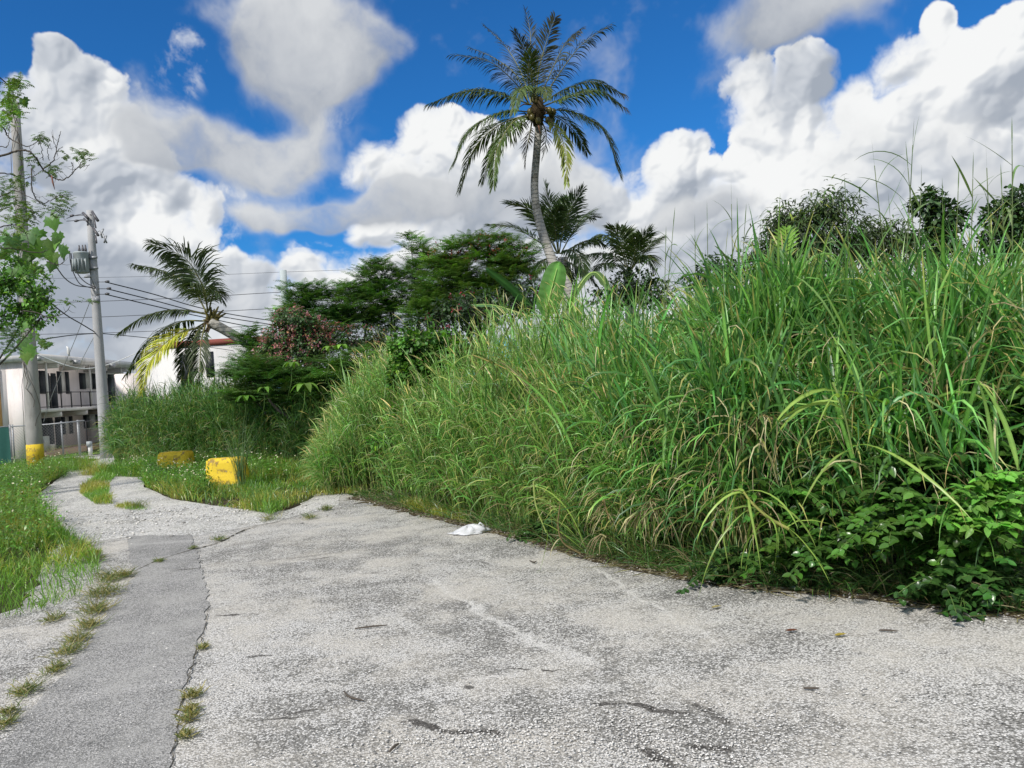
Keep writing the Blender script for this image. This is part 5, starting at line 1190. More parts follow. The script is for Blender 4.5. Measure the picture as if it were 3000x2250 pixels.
for k in range(3):
    ph = np.cumsum(r.normal(.05, .28, 46)) + k * 2.0 + 3.6
    P = [(p1b.lerp(p1t, a) + Vector((math.cos(q) * (.25 - .1 * a), -abs(math.sin(q)) * (.25 - .1 * a), 0))) for a, q in zip(np.linspace(.08 + k * .05, .96, 46), ph)]; tube(mb, P, .008, 4, cap=False)
mb.build('stems', M_TWIG, vn)

# ------------------------------------------------------------------ grasses
GG = np.array([(.050, .128, .030), (.066, .150, .040), (.038, .102, .032), (.092, .175, .044)])
STRAW = np.array([(.25, .215, .125), (.19, .15, .09), (.31, .28, .175), (.15, .145, .06)])
def blade_az(mb, B, az, L, th0, th1, W, k, C, r, fold=.35, prof='grass', pw=1.25, side=0.25):
    """grass blades that start at angle th0 from the vertical and bend over to th1"""
    n = len(B); t = np.linspace(0, 1, k); tm = (t[:-1] + t[1:]) / 2
    def D(tt):
        th = th0[:, None] + (th1 - th0)[:, None] * tt[None] ** pw; a = az[:, None] + (r.normal(0, side, n))[:, None] * tt[None]
        return np.stack([np.sin(th) * np.sin(a), np.sin(th) * np.cos(a), np.cos(th)], -1)
    st = r.bit_generator.state; Dm = D(tm); r.bit_generator.state = st; Dn = D(t)
    P = np.concatenate([B[:, None], B[:, None] + np.cumsum(Dm, 1) * (L / (k - 1))[:, None, None]], 1)
    P[:, :, 2] = np.maximum(P[:, :, 2], .01)
    tw = (r.normal(0, .5, n)[:, None] + r.normal(0, .9, n)[:, None] * t[None])[..., None]
    S0 = np.stack([np.cos(az), -np.sin(az), 0 * az], -1)[:, None].repeat(k, 1); N0 = nrm(np.cross(S0, Dn)); S = S0 * np.cos(tw) + N0 * np.sin(tw); N = nrm(np.cross(S, Dn))
    w = (W[:, None] * PROF[prof](t)[None])[..., None]
    if fold: V = np.stack([P - S * w, P + N * w * fold, P + S * w], 2).reshape(-1, 3); m = 3
    else: V = np.stack([P - S * w, P + S * w], 2).reshape(-1, 3); m = 2
    o = ((np.arange(n) * k * m)[:, None, None] + (np.arange(k - 1) * m)[None, :, None] + np.arange(m - 1)[None, None]).ravel()
    if C.ndim == 2: C = C[:, None].repeat(k, 1)
    C = C[:, :, None].repeat(m, 2)
    if fold: C[:, :, 1] *= 1.45                      # pale midrib
    mb.add(V, np.stack([o, o + 1, o + 1 + m, o + m], 1), C=C.reshape(-1, 3)); return P
def canes(mb, X, Y, Hh, lean_az, lean, r, leaves=9, L=(.55, 1.0), W=(.009, .016), k=7, fold=.35, dry=.05, pal=GG, tint=1.0, low=.12, th1=(105, 165), stemw=.006, up_bias=0.0, upright=0.0, pw=1.25):
    """tall cane grass: leaning stems with long arching leaves at the joints"""
    n = len(X); Z0 = tz(X, Y); t = np.linspace(0, 1, 6)
    th = lean[:, None] * (.35 + 1.3 * t[None]); D = np.stack([np.sin(th) * np.sin(lean_az)[:, None], np.sin(th) * np.cos(lean_az)[:, None], np.cos(th)], -1)
    B = np.stack([X, Y, Z0], -1); P = np.concatenate([B[:, None], B[:, None] + np.cumsum((D[:, 1:] + D[:, :-1]) / 2, 1) * (Hh / 5)[:, None, None]], 1)
    a = r.uniform(0, 6.28, n); S = np.stack([np.cos(a), np.sin(a), 0 * a], -1)[:, None]; w = stemw * (1 - .55 * t)[None, :, None]
    S2 = np.stack([-np.sin(a), np.cos(a), 0 * a], -1)[:, None]
    cc = vary((.14, .19, .06), n, .25, .1, r) * tint
    V = np.stack([P - S * w - S2 * w * .6, P + S2 * w, P + S * w - S2 * w * .6], 2).reshape(-1, 3); o = ((np.arange(n) * 18)[:, None, None] + (np.arange(5) * 3)[None, :, None] + np.arange(2)[None, None]).ravel()
    mb.add(V, np.stack([o, o + 1, o + 4, o + 3], 1), C=np.repeat(cc, 18, 0))
    m = leaves; f = np.clip(low + (1 - low) * (np.arange(m)[None] + r.uniform(0, 1, (n, m))) / m, 0, .999)
    q = f * 5; i = q.astype(int); u = (q - i)[..., None]; j = np.arange(n)[:, None]
    LB = (P[j, i] * (1 - u) + P[j, i + 1] * u).reshape(-1, 3); N = n * m; f = f.ravel()
    az = (a[:, None] + np.arange(m)[None] * np.pi + r.normal(0, .55, (n, m))).ravel()
    tl = np.repeat(lean, m); ta = np.repeat(lean_az, m)
    LL = r.uniform(*L, N) * np.where(f > .85, .8, 1.0); th0 = np.radians(r.uniform(10, 38, N)) * (1 - .4 * f); thE = np.radians(r.uniform(*th1, N)) * (1 - up_bias * np.maximum(f - .6, 0) / .4 * r.random(N))
    up_ = r.random(N) < upright * (.5 + f); thE[up_] = np.radians(r.uniform(18, 65, up_.sum()))
    az = np.where(r.random(N) < .35, ta + r.normal(0, .7, N), az)
    cl = np.repeat(r.uniform(.55, 1.45, n), m); C = pal[r.integers(0, len(pal), N)] * (cl * r.uniform(.75, 1.25, N))[:, None] * tint; C *= 1 + r.normal(0, .08, (N, 3))
    isd = r.random(N) < dry * (1.6 - 1.3 * f); C[isd] = STRAW[r.integers(0, 4, isd.sum())] * r.uniform(.6, 1.1, (isd.sum(), 1)); thE[isd] = np.radians(r.uniform(150, 180, isd.sum()))
    W_ = r.uniform(*W, N); W_[isd] *= .55
    Cg = C[:, None].repeat(k, 1) * np.linspace(1.05, .95, k)[None, :, None]
    tipy = (r.random(N) < .22)[:, None, None] * (np.linspace(0, 1, k) > .75)[None, :, None]; Cg = np.where(tipy, Cg * .4 + np.array((.30, .24, .09)) * .6, Cg)
    blade_az(mb, LB, az, LL, th0, thE, W_, k, Cg.clip(.01, .9), r, fold, pw=pw)
    return P[:, -1]
def heads(mb, B, dirs, L, Wd, C, r):
    """seed spikes"""
    strips(mb, B, dirs, unit(len(B), r), L, Wd, 5, .5, C, 'lance'); strips(mb, B, dirs, unit(len(B), r), L, Wd, 5, .5, C, 'lance')
def offset_pts(n, d0, d1, r, lo=0.0, hi=1.0, pw=1.0):
    """points at depth d0..d1 behind the edge of the grass wall"""
    s = r.uniform(lo, hi, n) * (len(ep) - 1.001); i = s.astype(int); u = (s - i)[:, None]; P = ep[i] * (1 - u) + ep[i + 1] * u
    T = np.gradient(ep, axis=0); T /= np.linalg.norm(T, axis=1)[:, None]; Nn = np.stack([T[:, 1], -T[:, 0]], 1)[i]
    if (Nn[:, 1].mean() < 0): Nn = -Nn
    d = d0 + (d1 - d0) * r.random(n) ** pw
    return P + Nn * d[:, None], d, Nn, s / (len(ep) - 1)
def px_of(x, y): return 1500 + F * x / y
PROFX = np.array([400, 900, 1000, 1150, 1250, 1400, 1500, 1700, 1900, 2100, 2300, 2500, 2700, 2900, 3100, 3600])
PROFY = np.array([1180, 1150, 1090, 1010, 960, 905, 885, 885, 885, 860, 825, 800, 770, 735, 705, 670])
def top_h(x, y):
    """height of the mass where it stands: falls off along its length as in the photo"""
    px = px_of(x, y); py = np.interp(px, PROFX, PROFY)
    hz = 1125 + (1500 - px) * math.tan(R(4))
    return px, (hz - py) / F
r = np.random.default_rng(101)
mb = MB()
# body of the wall: heights follow the silhouette of the ridge about three metres in
def wall(n, d0, d1, lo, hi, hmul, leaves, k, seed, **kw):
    r = np.random.default_rng(seed); P, d, Nn, s = offset_pts(n, d0, d1, r, lo, hi)
    x, y = P[:, 0], P[:, 1]; px, sl = top_h(x, y)
    ridge = CAMH + sl * y - .34                               # height that reaches the ridge line at this distance
    front = np.clip(.46 + .54 * (d / 1.3) ** .7, 0, 1)
    cl = fbm(x.astype(np.float32) + 30, y.astype(np.float32) + 30, 1.3, 3, 7)
    Hh = np.clip(ridge * front * hmul * r.uniform(.80, 1.05, n) * (.72 + .52 * cl), .5, 4.6)
    keep = (y > 2.2) & (r.random(n) < np.clip((cl - .22) * 3.2, .25, 1)) & ((d > .8) | (px < 2380) | (r.random(n) < .45))
    out = np.arctan2(-Nn[:, 0], -Nn[:, 1]); fr = d < 1.0
    laz = np.where(fr, out + r.normal(0, .8, n), r.uniform(0, 6.28, n)); lean = np.abs(np.where(fr, r.normal(.18, .12, n), r.normal(.07, .07, n)))
    return canes(mb, x[keep], y[keep], Hh[keep], laz[keep], lean[keep], r, leaves, k=k, **kw)
wall(480, .30, .75, .10, .62, .95, 12, 9, 1, dry=.24, low=.05, th1=(145, 176), W=(.008, .017), L=(.6, 1.15), upright=.35, pw=1.7)
wall(800, .60, 1.4, .08, .70, 1.0, 11, 8, 2, dry=.13, W=(.009, .0175), th1=(130, 172), L=(.65, 1.25), upright=.45, pw=1.7)
wall(1100, 1.2, 2.6, .06, .80, 1.0, 9, 7, 3, dry=.05, low=.30, th1=(110, 165), W=(.008, .016), L=(.6, 1.1), upright=.5, pw=1.6)
wall(900, 2.4, 4.5, .05, .90, 1.0, 7, 6, 4, dry=.03, low=.55, upright=.6, th1=(90, 150))
tag(mb.build('tall_grass', M_GRASS), kind='stuff', label='wall of tall arching cane grass along the right side of the road', cat='grass')
# finer guinea grass with yellow seed spikes: the left, farther half
mb = MB()
PG = np.array([(.066, .145, .030), (.090, .172, .040), (.052, .122, .028), (.12, .18, .055)])
t1 = wall(900, .15, .95, .56, 1.0, .95, 12, 6, 11, dry=.10, L=(.35, .75), W=(.005, .010), low=.05, pal=PG, th1=(120, 172), upright=.35, pw=1.5)
t2 = wall(1500, .8, 3.0, .58, 1.0, 1.0, 9, 6, 12, dry=.05, L=(.35, .7), W=(.005, .010), low=.3, pal=PG, th1=(100, 165), upright=.45, pw=1.4)
# the tongue that reaches left and back behind the weedy island
r = np.random.default_rng(12); n = 1900
tx = r.uniform(930, 1260, n); dd = r.uniform(12.8, 17.5, n); X = (tx - 1500) / F * dd; Y = dd
hh = np.interp(tx, [930, 980, 1030, 1090, 1180, 1260], [.35, .75, 1.2, 1.7, 2.1, 2.4]) * r.uniform(.75, 1.1, n)
t3 = canes(mb, X, Y, hh, np.full(n, -1.35) + r.normal(0, .6, n), np.abs(r.normal(.22, .14, n)), r, 10, L=(.35, .7), W=(.005, .009), k=6, dry=.09, pal=PG, th1=(100, 165), low=.1, upright=.35)
tops = np.concatenate([t1[::5], t2[::4], t3[::5]]); n = len(tops); r = np.random.default_rng(5)
d = nrm(np.stack([r.normal(-.35, .35, n), r.normal(-.1, .3, n), r.uniform(.5, 1.2, n)], -1))
sb = tops + d * .28
strips(mb, tops - d * .1, d, unit(n, r), .42, .003, 4, .25, vary((.22, .26, .09), n, .2, .08, r), 'grass')
heads(mb, sb, d, r.uniform(.12, .24, n), .0062, vary((.34, .315, .165), n, .22, .08, r), r)
tag(mb.build('guinea_grass', M_GRASS), kind='stuff', label='paler fine grass with cream seed spikes where the grass wall recedes', cat='grass')

# tall dark weeds behind the island, on the left
mb = MB(); r = np.random.default_rng(21); n = 2700
tx = r.uniform(322, 1050, n); dd = np.interp(tx, [320, 450, 1050], [23.5, 21.5, 17.8]) + r.uniform(0, 3.5, n); X = (tx - 1500) / F * dd
hh = np.interp(tx, [320, 350, 420, 500, 560, 640, 700, 760, 1050], [1.2, 1.7, 1.95, 1.85, 2.25, 2.2, 2.0, 1.8, 1.7]) * r.uniform(.65, 1.0, n) * (.62 + .75 * fbm(X.astype(np.float32) + 40, dd.astype(np.float32), .9, 3, 77)) * np.where(dd < 20, .95, 1.0)
PD = np.array([(.040, .092, .026), (.055, .115, .030), (.032, .075, .022), (.070, .13, .035)])
canes(mb, X, dd, hh, r.uniform(0, 6.28, n), np.abs(r.normal(.12, .1, n)), r, 11, L=(.5, .95), W=(.007, .012), k=6, fold=.3, dry=.05, pal=PD, th1=(130, 172), low=.05, upright=.3, pw=1.5)
n = 60; tx = r.uniform(330, 720, n); X = (tx - 1500) / F * 22.5
B = np.stack([X, np.full(n, 22.5) + r.uniform(-.5, 1, n), np.full(n, 1.6)], -1); blade_az(mb, B, r.uniform(0, 6.28, n), r.uniform(.7, 1.3, n), np.full(n, .1), r.uniform(.6, 1.8, n), np.full(n, .006), 6, vary((.07, .11, .05), n, r=r), r)
tag(mb.build('tall_weeds', M_GRASS), kind='stuff', label='dark green tall weeds behind the yellow blocks and under the leaning palm', cat='grass')

# low verges
def inpoly(px, py, poly):
    c = np.zeros(len(px), bool); n = len(poly); j = n - 1
    for i in range(n):
        xi, yi = poly[i]; xj, yj = poly[j]; k = ((yi > py) != (yj > py)) & (px < (xj - xi) * (py - yi) / (yj - yi + 1e-12) + xi); c ^= k; j = i
    return c
def scatter(poly, n, r, edge=0.0):
    P = np.array(poly); lo, hi = P.min(0), P.max(0); out = np.zeros((0, 2))
    while len(out) < n:
        q = r.uniform(lo, hi, (n, 2)); q = q[inpoly(q[:, 0], q[:, 1], poly)]
        dens = fbm(q[:, 0].astype(np.float32) + 50, q[:, 1].astype(np.float32) + 50, 1.1, 3, 7); q = q[r.random(len(q)) < np.clip((dens - .25) * 2.2 + edge, .12, 1)]
        out = np.concatenate([out, q])
    return out[:n]
PV = np.array([(.085, .17, .022), (.115, .21, .03), (.065, .135, .02), (.17, .21, .03), (.20, .19, .045)])
def turf(mb, poly, n, h, r, W=(.0025, .005), pal=PV, wt=None, k=4, hf=None, th=(20, 110), edge=0.0):
    q = scatter([P2(*p) if p[1] > 1180 else p for p in poly] if wt is None else poly, n, r, edge)
    L = r.uniform(*h, n) * (fbm(q[:, 0].astype(np.float32) + 9, q[:, 1].astype(np.float32) + 9, 1.6, 3, 17) * 1.5 + .25)
    if hf is not None: L = L * hf(q[:, 0], q[:, 1])
    z = tz(q[:, 0], q[:, 1]); B = np.stack([q[:, 0], q[:, 1], z], -1)
    pm_ = fbm(q[:, 0].astype(np.float32) + 90, q[:, 1].astype(np.float32), 1.0, 3, 27); kk = np.clip((pm_ - .3) * 2.4 * len(pal) + r.normal(0, 1.0, n), 0, len(pal) - .01).astype(int)
    C = pal[kk] * r.uniform(.7, 1.3, (n, 1)) * (1 + r.normal(0, .07, (n, 3)))
    blade_az(mb, B, r.uniform(0, 6.28, n), L, np.radians(r.uniform(0, 25, n)), np.radians(r.uniform(*th, n)), r.uniform(*W, n), k, C.clip(.01, .8), r, fold=0)
    return q
def forbs(mb, poly, n, h, r, colr=(.075, .16, .025), L=.05, flowers=0, fm=None, world=False):
    q = scatter(poly if world else [P2(*p) for p in poly], n, r); z = tz(q[:, 0], q[:, 1]); hh = r.uniform(*h, n); B = np.stack([q[:, 0], q[:, 1], z], -1)
    for j in range(7):
        Pj = B + np.stack([r.normal(0, .05, n), r.normal(0, .05, n), hh * (j + 1) / 7], -1); d = unit(n, r) * np.array([1, 1, .5]) + np.array([0, 0, .15])
        strips(mb, Pj, d, (0, 0, 1), L * r.uniform(.6, 1.3, n), L * .28, 3, .5, vary(colr, n, .3, .1, r), 'leaf')
    strips(mb, B, unit(n, r) * .15 + np.array([0, 0, 1.0]), unit(n, r), hh * 1.05, .003, 3, 0, (.10, .15, .04), 'grass')
    if flowers:
        k = r.choice(n, flowers); Pf = B[k] + np.stack([r.normal(0, .04, flowers), r.normal(0, .04, flowers), hh[k] * 1.12 + .03], -1)
        N_ = nrm(np.stack([r.normal(0, .5, flowers), r.normal(-.5, .4, flowers), np.full(flowers, 1.0)], -1)); U = nrm(np.cross(N_, unit(flowers, r))); V_ = np.cross(N_, U); rad = r.uniform(.009, .018, flowers)
        ring = [Pf]; 
        for a in range(6): ring.append(Pf + (U * math.cos(a * 1.047) + V_ * math.sin(a * 1.047)) * rad[:, None])
        V = np.stack(ring, 1).reshape(-1, 3); T = np.array([[0, 1 + a, 1 + (a + 1) % 6] for a in range(6)])[None] + (np.arange(flowers) * 7)[:, None, None]
        fm.add(V, T=T.reshape(-1, 3), C=np.tile(np.array([[.7, .55, .1]] + [[.85, .85, .82]] * 6), (flowers, 1)))
ISL = [(418, 1400), (425, 1428), (500, 1462), (620, 1484), (740, 1500), (790, 1512), (850, 1488), (930, 1455), (1010, 1448), (1060, 1452), (1040, 1395), (985, 1340), (700, 1330), (560, 1345), (480, 1355), (440, 1372)]
r = np.random.default_rng(41); mb = MB(); fm = MB()
island = [P2(*p) for p in ISL[:-3]] + [(-9.8, 21.5), (-11.5, 20.5)]
bare_x, bare_y = P2(830, 1440)
def hf_isl(x, y):
    px = px_of(x, y); e = np.clip((px - 700) / 150, 0, 1); b = 1 - .85 * np.exp(-(((x - bare_x) / .45) ** 2 + ((y - bare_y) / .8) ** 2))
    k1 = at(668, 1420, 15.4); k2 = at(520, 1400, 18.4)
    for q, am in ((k1, .62), (k2, .55)): b = b * (1 - am * np.exp(-(((x - q.x * y / q.y) / .55) ** 2)) * (y < q.y + .3) * (y > q.y - 3.5))
    return (1.0 - .35 * e) * b
turf(mb, island, 34000, (.14, .42), r, wt=1, hf=hf_isl, W=(.003, .006))
turf(mb, island, 5000, (.3, .6), r, wt=1, hf=hf_isl, W=(.003, .006), pal=PD * 1.3)
wl = [P2(420, 1402), P2(430, 1430), P2(560, 1468), P2(610, 1455), P2(618, 1395), P2(735, 1380), (-7.0, 20.2), (-10.8, 20.6)]
forbs(mb, wl, 3600, (.15, .42), r, flowers=300, fm=fm, world=True, L=.06)
forbs(mb, [P2(900, 1400), P2(780, 1420), (-7.6, 19.5), (-6, 18.5)], 700, (.2, .45), r, flowers=60, fm=fm, world=True, L=.06)
# left verge
LV = [(200, 1385), (150, 1412), (112, 1440), (98, 1470), (140, 1530), (195, 1570), (260, 1610), (250, 1630), (290, 1655), (288, 1700), (240, 1745), (180, 1775), (60, 1808), (-80, 1830), (-420, 1870)]
lv = [P2(*p) for p in LV] + [(-12, 8.5), (-13.5, 16), (-15.5, 24), (-14.3, 24.5), (-11.6, 22.0)]
def hf_lv(x, y): return np.interp(y, [5, 7.5, 10, 14, 25], [.45, .62, .95, 1.15, 1.3])
turf(mb, lv, 52000, (.10, .34), r, wt=1, hf=hf_lv, edge=.25, W=(.0025, .005))
forbs(mb, [P2(150, 1412), P2(100, 1470), P2(150, 1540), P2(190, 1590), P2(60, 1640), P2(-150, 1700), (-12, 12), (-14.5, 21), (-12, 21.5)], 5200, (.2, .6), r, flowers=260, fm=fm, world=True, L=.06)
turf(mb, [P2(60, 1385), P2(190, 1392), P2(170, 1372), (-13.3, 25), (-15.5, 24.5), (-15, 21.5)], 2000, (.18, .42), r, wt=1, W=(.004, .008), pal=PV[:3])
# grass strip in the middle of the track
turf(mb, [P2(345, 1388), P2(300, 1395), P2(240, 1425), P2(235, 1448), P2(280, 1480), P2(330, 1478), P2(318, 1450), P2(320, 1420)], 5200, (.06, .18), r, wt=1, edge=.2)
turf(mb, [P2(370, 1478), P2(330, 1490), P2(400, 1498), P2(440, 1492)], 500, (.03, .09), r, wt=1)
turf(mb, [P2(160, 1620), P2(280, 1640), P2(300, 1625), P2(230, 1590)], 900, (.05, .12), r, wt=1, pal=PV * .8)
turf(mb, [P2(1180, 1490), P2(1370, 1535), P2(1370, 1505), P2(1180, 1468)], 2600, (.04, .12), r, wt=1, edge=.4, pal=PV[3:])
# the mown yard before the apartments
turf(mb, [(-22, 31.5), (-14, 30.5), (-13, 33), (-15, 42), (-26, 42)], 7000, (.05, .14), r, wt=1, W=(.006, .012))
tag(mb.build('verge_grass', M_GRASS), kind='stuff', label='low weedy grass and leafy weeds on the verge, the island and the track', cat='grass')
tag(fm.build('daisy_flowers', M_PETAL, smooth=False), kind='stuff', label='tiny white daisies dotted over the weedy island and the left verge', cat='flowers')
# short grass and fallen blades along the foot of the wall
mb = MB(); r = np.random.default_rng(61)
P, d, Nn, s = offset_pts(5200, -.05, .40, r, .05, 1.0); n = len(P)
C = np.where((r.random(n) < .22)[:, None], STRAW[r.integers(0, 4, n)] * .6, GG[r.integers(0, 4, n)] * r.uniform(.5, 1.0, (n, 1)))
blade_az(mb, np.c_[P, np.zeros(n)], np.arctan2(-Nn[:, 0], -Nn[:, 1]) + r.normal(0, 1.2, n), r.uniform(.08, .42, n), np.radians(r.uniform(5, 60, n)), np.radians(r.uniform(60, 150, n)), r.uniform(.002, .005, n), 5, C, r, fold=0)
P, d, Nn, s = offset_pts(1500, -.16, .2, r, .05, 1.0); n = len(P)
blade_az(mb, np.c_[P, np.full(n, .006)], r.uniform(0, 6.28, n), r.uniform(.05, .3, n), np.radians(r.uniform(84, 90, n)), np.radians(r.uniform(84, 92, n)), r.uniform(.0015, .004, n), 5, STRAW[r.integers(0, 4, n)] * r.uniform(.25, .9, (n, 1)), r, fold=0, side=.9)
tag(mb.build('edge_grass', M_GRASS), kind='stuff', label='short grass and fallen straw along the foot of the grass wall', cat='grass')

# ------------------------------------------------------------------ single plants and small things
def reed(label, pxb, top, D, n, seed, Lr=(.45, .8), lean=0.0, colr=(.075, .115, .045)):
    """one cane that stands up over the grass; leaves only on its upper part"""
    r = np.random.default_rng(seed); tp = at(*top, D); b = at(pxb, 1300, D); b = Vector((b.x, D + r.uniform(-.1, .1), 0))
    o = thing('tall_reed', label, 'reed', b, 'reeds standing up over the grass'); m_ = b.lerp(tp, .5) + Vector((r.normal(0, .08), 0, 0)); P = bez([b, m_, tp], 20)
    mb = MB(); tube(mb, P, np.linspace(.011, .0035, 20), 5, C=(.09, .12, .05)); mb.build('stem', M_GRASS, o)
    f = np.linspace(.62, .97, n) + r.normal(0, .012, n); i = np.clip((f * 19).astype(int), 0, 18); B = P[i]
    az = np.where(np.arange(n) % 2 == 0, 90, 270) + r.normal(0, 28, n); mb = MB()
    blade_az(mb, B, np.radians(az), r.uniform(*Lr, n), np.radians(r.uniform(8, 42, n)), np.radians(r.uniform(25, 135, n)), r.uniform(.007, .012, n), 9, vary(colr, n, .2, .06, r), r, .3, side=.1)
    d = nrm(P[-1] - P[-3]); strips(mb, [P[-1]], [d], unit(1, r), .25, .005, 4, .05, colr, 'grass'); mb.build('leaves', M_GRASS, o)
RD = [('reed with a long blade reaching right, just right of the bright lobed leaf', 2140, (2143, 598), 8.2, 6, 1), ('thin reed with bent tip left of the big pale blade cluster', 2030, (2036, 690), 8.6, 5, 2), ('short reed at the left end of the reeds against the cloud', 1975, (1972, 668), 8.8, 4, 3),
      ('reed with two kinked leaves above the gap left of the airy tree', 2085, (2072, 655), 8.4, 5, 4), ('reed with a drooping tip nearest left of the airy tree', 2180, (2182, 665), 8.3, 5, 5), ('low curved reed by the foot of the low palm', 1930, (1950, 725), 9, 5, 6),
      ('reed with arching leaves in front of the airy tree', 2560, (2562, 485), 7.4, 7, 7), ('tallest reed on the right, its spike highest of all', 2680, (2674, 425), 7.2, 8, 8), ('straight pale reed beside the tallest one', 2662, (2660, 492), 7.2, 6, 9),
      ('slender reed right of the tallest, leaning slightly', 2705, (2698, 560), 7.3, 6, 10), ('reed between the two dark round tree tops', 2810, (2807, 560), 7.2, 5, 11), ('forked reed with upright blades right of the dark round tree', 2850, (2850, 525), 7.1, 6, 12),
      ('straight reed with a crooked side leaf near the right edge', 2895, (2891, 492), 7.0, 5, 13), ('reed with long upright blades closest to the right edge', 2985, (2965, 425), 6.9, 8, 14), ('low reed with one horizontal blade left of the airy tree', 2230, (2225, 700), 8.2, 5, 15),
      ('reed rising in front of the right half of the airy tree', 2480, (2478, 590), 7.6, 5, 16), ('reed with narrow leaves left of the forked reed', 2765, (2762, 600), 7.2, 5, 17), ('short reed in the grass crest below the tallest one', 2610, (2608, 640), 7.4, 6, 18),
      ('short reed at the crest above the straw arch', 2930, (2935, 560), 7.0, 6, 19), ('slim reed above the crest near the dip', 1870, (1873, 760), 9.2, 5, 20)]
for q in RD: reed(q[0], q[1], q[2], q[3], q[4], 500 + q[5], Lr=(.4, .65) if q[5] in (7, 8, 14) else (.28, .5))

def spray_plant(nm, label, cat, lobes, D, n, colr, L, W, seed, mat=M_GLOSS, grp=None, step=.045, slen=(.3, .7), fl=None, up=.1):
    """scrambling vine: arching stems with leaves hanging in two rows"""
    r = np.random.default_rng(seed); c0 = at(lobes[0][0], lobes[0][1], D); o = thing(nm, label, cat, (c0.x, c0.y, 0), grp); P, N = lobes_pts(lobes, D, n, r, .2, ydep=.7); P[:, 1] = np.minimum(P[:, 1], D + .25)
    st = MB(); lf = MB(); LB = []; LD = []; LC_ = []
    for j in range(n):
        a = r.uniform(0, 6.28); d = np.array([math.cos(a), -abs(math.sin(a)) * .6, r.uniform(up, up + .7)]); d /= np.linalg.norm(d); Ls = r.uniform(*slen); k = max(4, int(Ls / step)); t_ = np.linspace(0, 1, k)[:, None]
        Q = P[j] + d * Ls * (t_ - .3) + np.array([0, 0, -1]) * Ls * .55 * np.maximum(t_ - .25, 0) ** 2; Q[:, 2] = np.maximum(Q[:, 2], .02); tube(st, Q[::2] if k > 5 else Q, .003, 4, cap=False)
        s = np.cross(d, [0, 0, 1]); s /= max(np.linalg.norm(s), .1); cc = vary(colr, 1, .25, .08, r)[0]
        for i in range(k):
            for sd in (-1, 1): LB.append(Q[i]); LD.append(s * sd * .8 + d * .35 + np.array([0, 0, -.25 + r.normal(0, .25)]) + r.normal(0, .15, 3)); LC_.append(cc * r.uniform(.8, 1.15) * (1 + .5 * (i > k - 3)))
    n2 = len(LB); strips(lf, np.array(LB), np.array(LD), np.array([0, -.35, 1.0]) + r.normal(0, .25, (n2, 3)), L * r.uniform(.7, 1.2, n2), W * r.uniform(.8, 1.15, n2), 5, .7, np.array(LC_), 'heart', fold=.35)
    st.build('stems', M_STEM, o); lf.build('foliage', mat, o); return o
gv = 'leafy vines at the foot of the grass wall'
VG = (.050, .125, .022)
spray_plant('leafy_vine', 'glossy heart leaved vine low on the bank below the straw arch at right', 'vine', [(2700, 1400, 90, 50), (2640, 1450, 60, 50), (2760, 1350, 80, 40)], 5.35, 60, VG, .075, .024, 1, grp=gv)
spray_plant('leafy_vine', 'glossy vine mound in the lower right, between the bright shrub and the fallen cane', 'vine', [(2720, 1560, 110, 60), (2650, 1520, 80, 50), (2780, 1620, 90, 50)], 5.1, 80, VG, .060, .024, 2, grp=gv)
spray_plant('leafy_vine', 'dark leaved vine trailing onto the road edge at the lower right', 'vine', [(2860, 1690, 110, 50), (2780, 1720, 80, 30), (2950, 1740, 70, 40)], 4.95, 50, (.034, .090, .022), .060, .021, 3, grp=gv)
spray_plant('leafy_vine', 'small leafy vine beside the fallen yellow cane', 'vine', [(2330, 1480, 60, 45), (2380, 1520, 60, 40), (2290, 1440, 40, 30)], 5.75, 46, VG, .065, .022, 4, grp=gv)
spray_plant('leafy_vine', 'vine with shining leaves under the fallen yellow cane', 'vine', [(2420, 1590, 100, 40), (2330, 1610, 60, 40), (2500, 1560, 60, 30)], 5.5, 60, VG, .062, .021, 5, grp=gv)
spray_plant('leafy_vine', 'low dark leafy clump near the road between the cane and the litter', 'vine', [(2230, 1640, 90, 40), (2140, 1660, 60, 25), (2300, 1680, 70, 20)], 5.95, 50, (.035, .085, .022), .06, .020, 6, grp=gv)
spray_plant('leafy_vine', 'leafy vine climbing the grass at the right edge below the straw', 'vine', [(2940, 1240, 50, 60), (2900, 1330, 60, 40), (2980, 1180, 40, 40)], 5.45, 44, VG, .07, .024, 7, grp=gv)
spray_plant('leafy_vine', 'small dark leafy clump at the grass foot behind the plastic bag', 'vine', [(1560, 1560, 50, 22), (1600, 1530, 50, 25)], 8.0, 34, (.035, .08, .022), .05, .016, 8, grp=gv, slen=(.15, .35))
spray_plant('bright_shrub', 'bright yellow green pointed leaved shrub at the lower right edge', 'shrub', [(2880, 1470, 110, 60), (2960, 1540, 70, 70), (2820, 1520, 60, 50), (2960, 1420, 60, 40)], 4.85, 80, (.070, .165, .028), .075, .021, 9, mat=M_LEAF, slen=(.15, .35), step=.055, up=.3)
leafy('vine_mound', 'mound of dense mid green vine leaves breaking the pale grass in the middle distance', 'vine', bs(1270, 12.6, 0), [(1230, 1010, 90, 50), (1290, 1080, 80, 70), (1210, 1100, 70, 60), (1330, 1040, 70, 40)], 12.3, 560, (.050, .120, .022), .09, .034, r0=.03, seed=61, per=7, mat=M_LEAF, shell=.5, ydep=.6, prof='heart')
leafy('vine_mound', 'lower vine patch on the face of the pale grass, left of the diagonal dead cane', 'vine', bs(1200, 12.4, 0), [(1190, 1230, 70, 50), (1250, 1190, 60, 50), (1150, 1290, 60, 45), (1230, 1290, 60, 40)], 11.9, 430, (.060, .140, .024), .08, .030, r0=.03, seed=62, per=7, mat=M_LEAF, shell=.5, ydep=.5, prof='heart', yellow=.08)
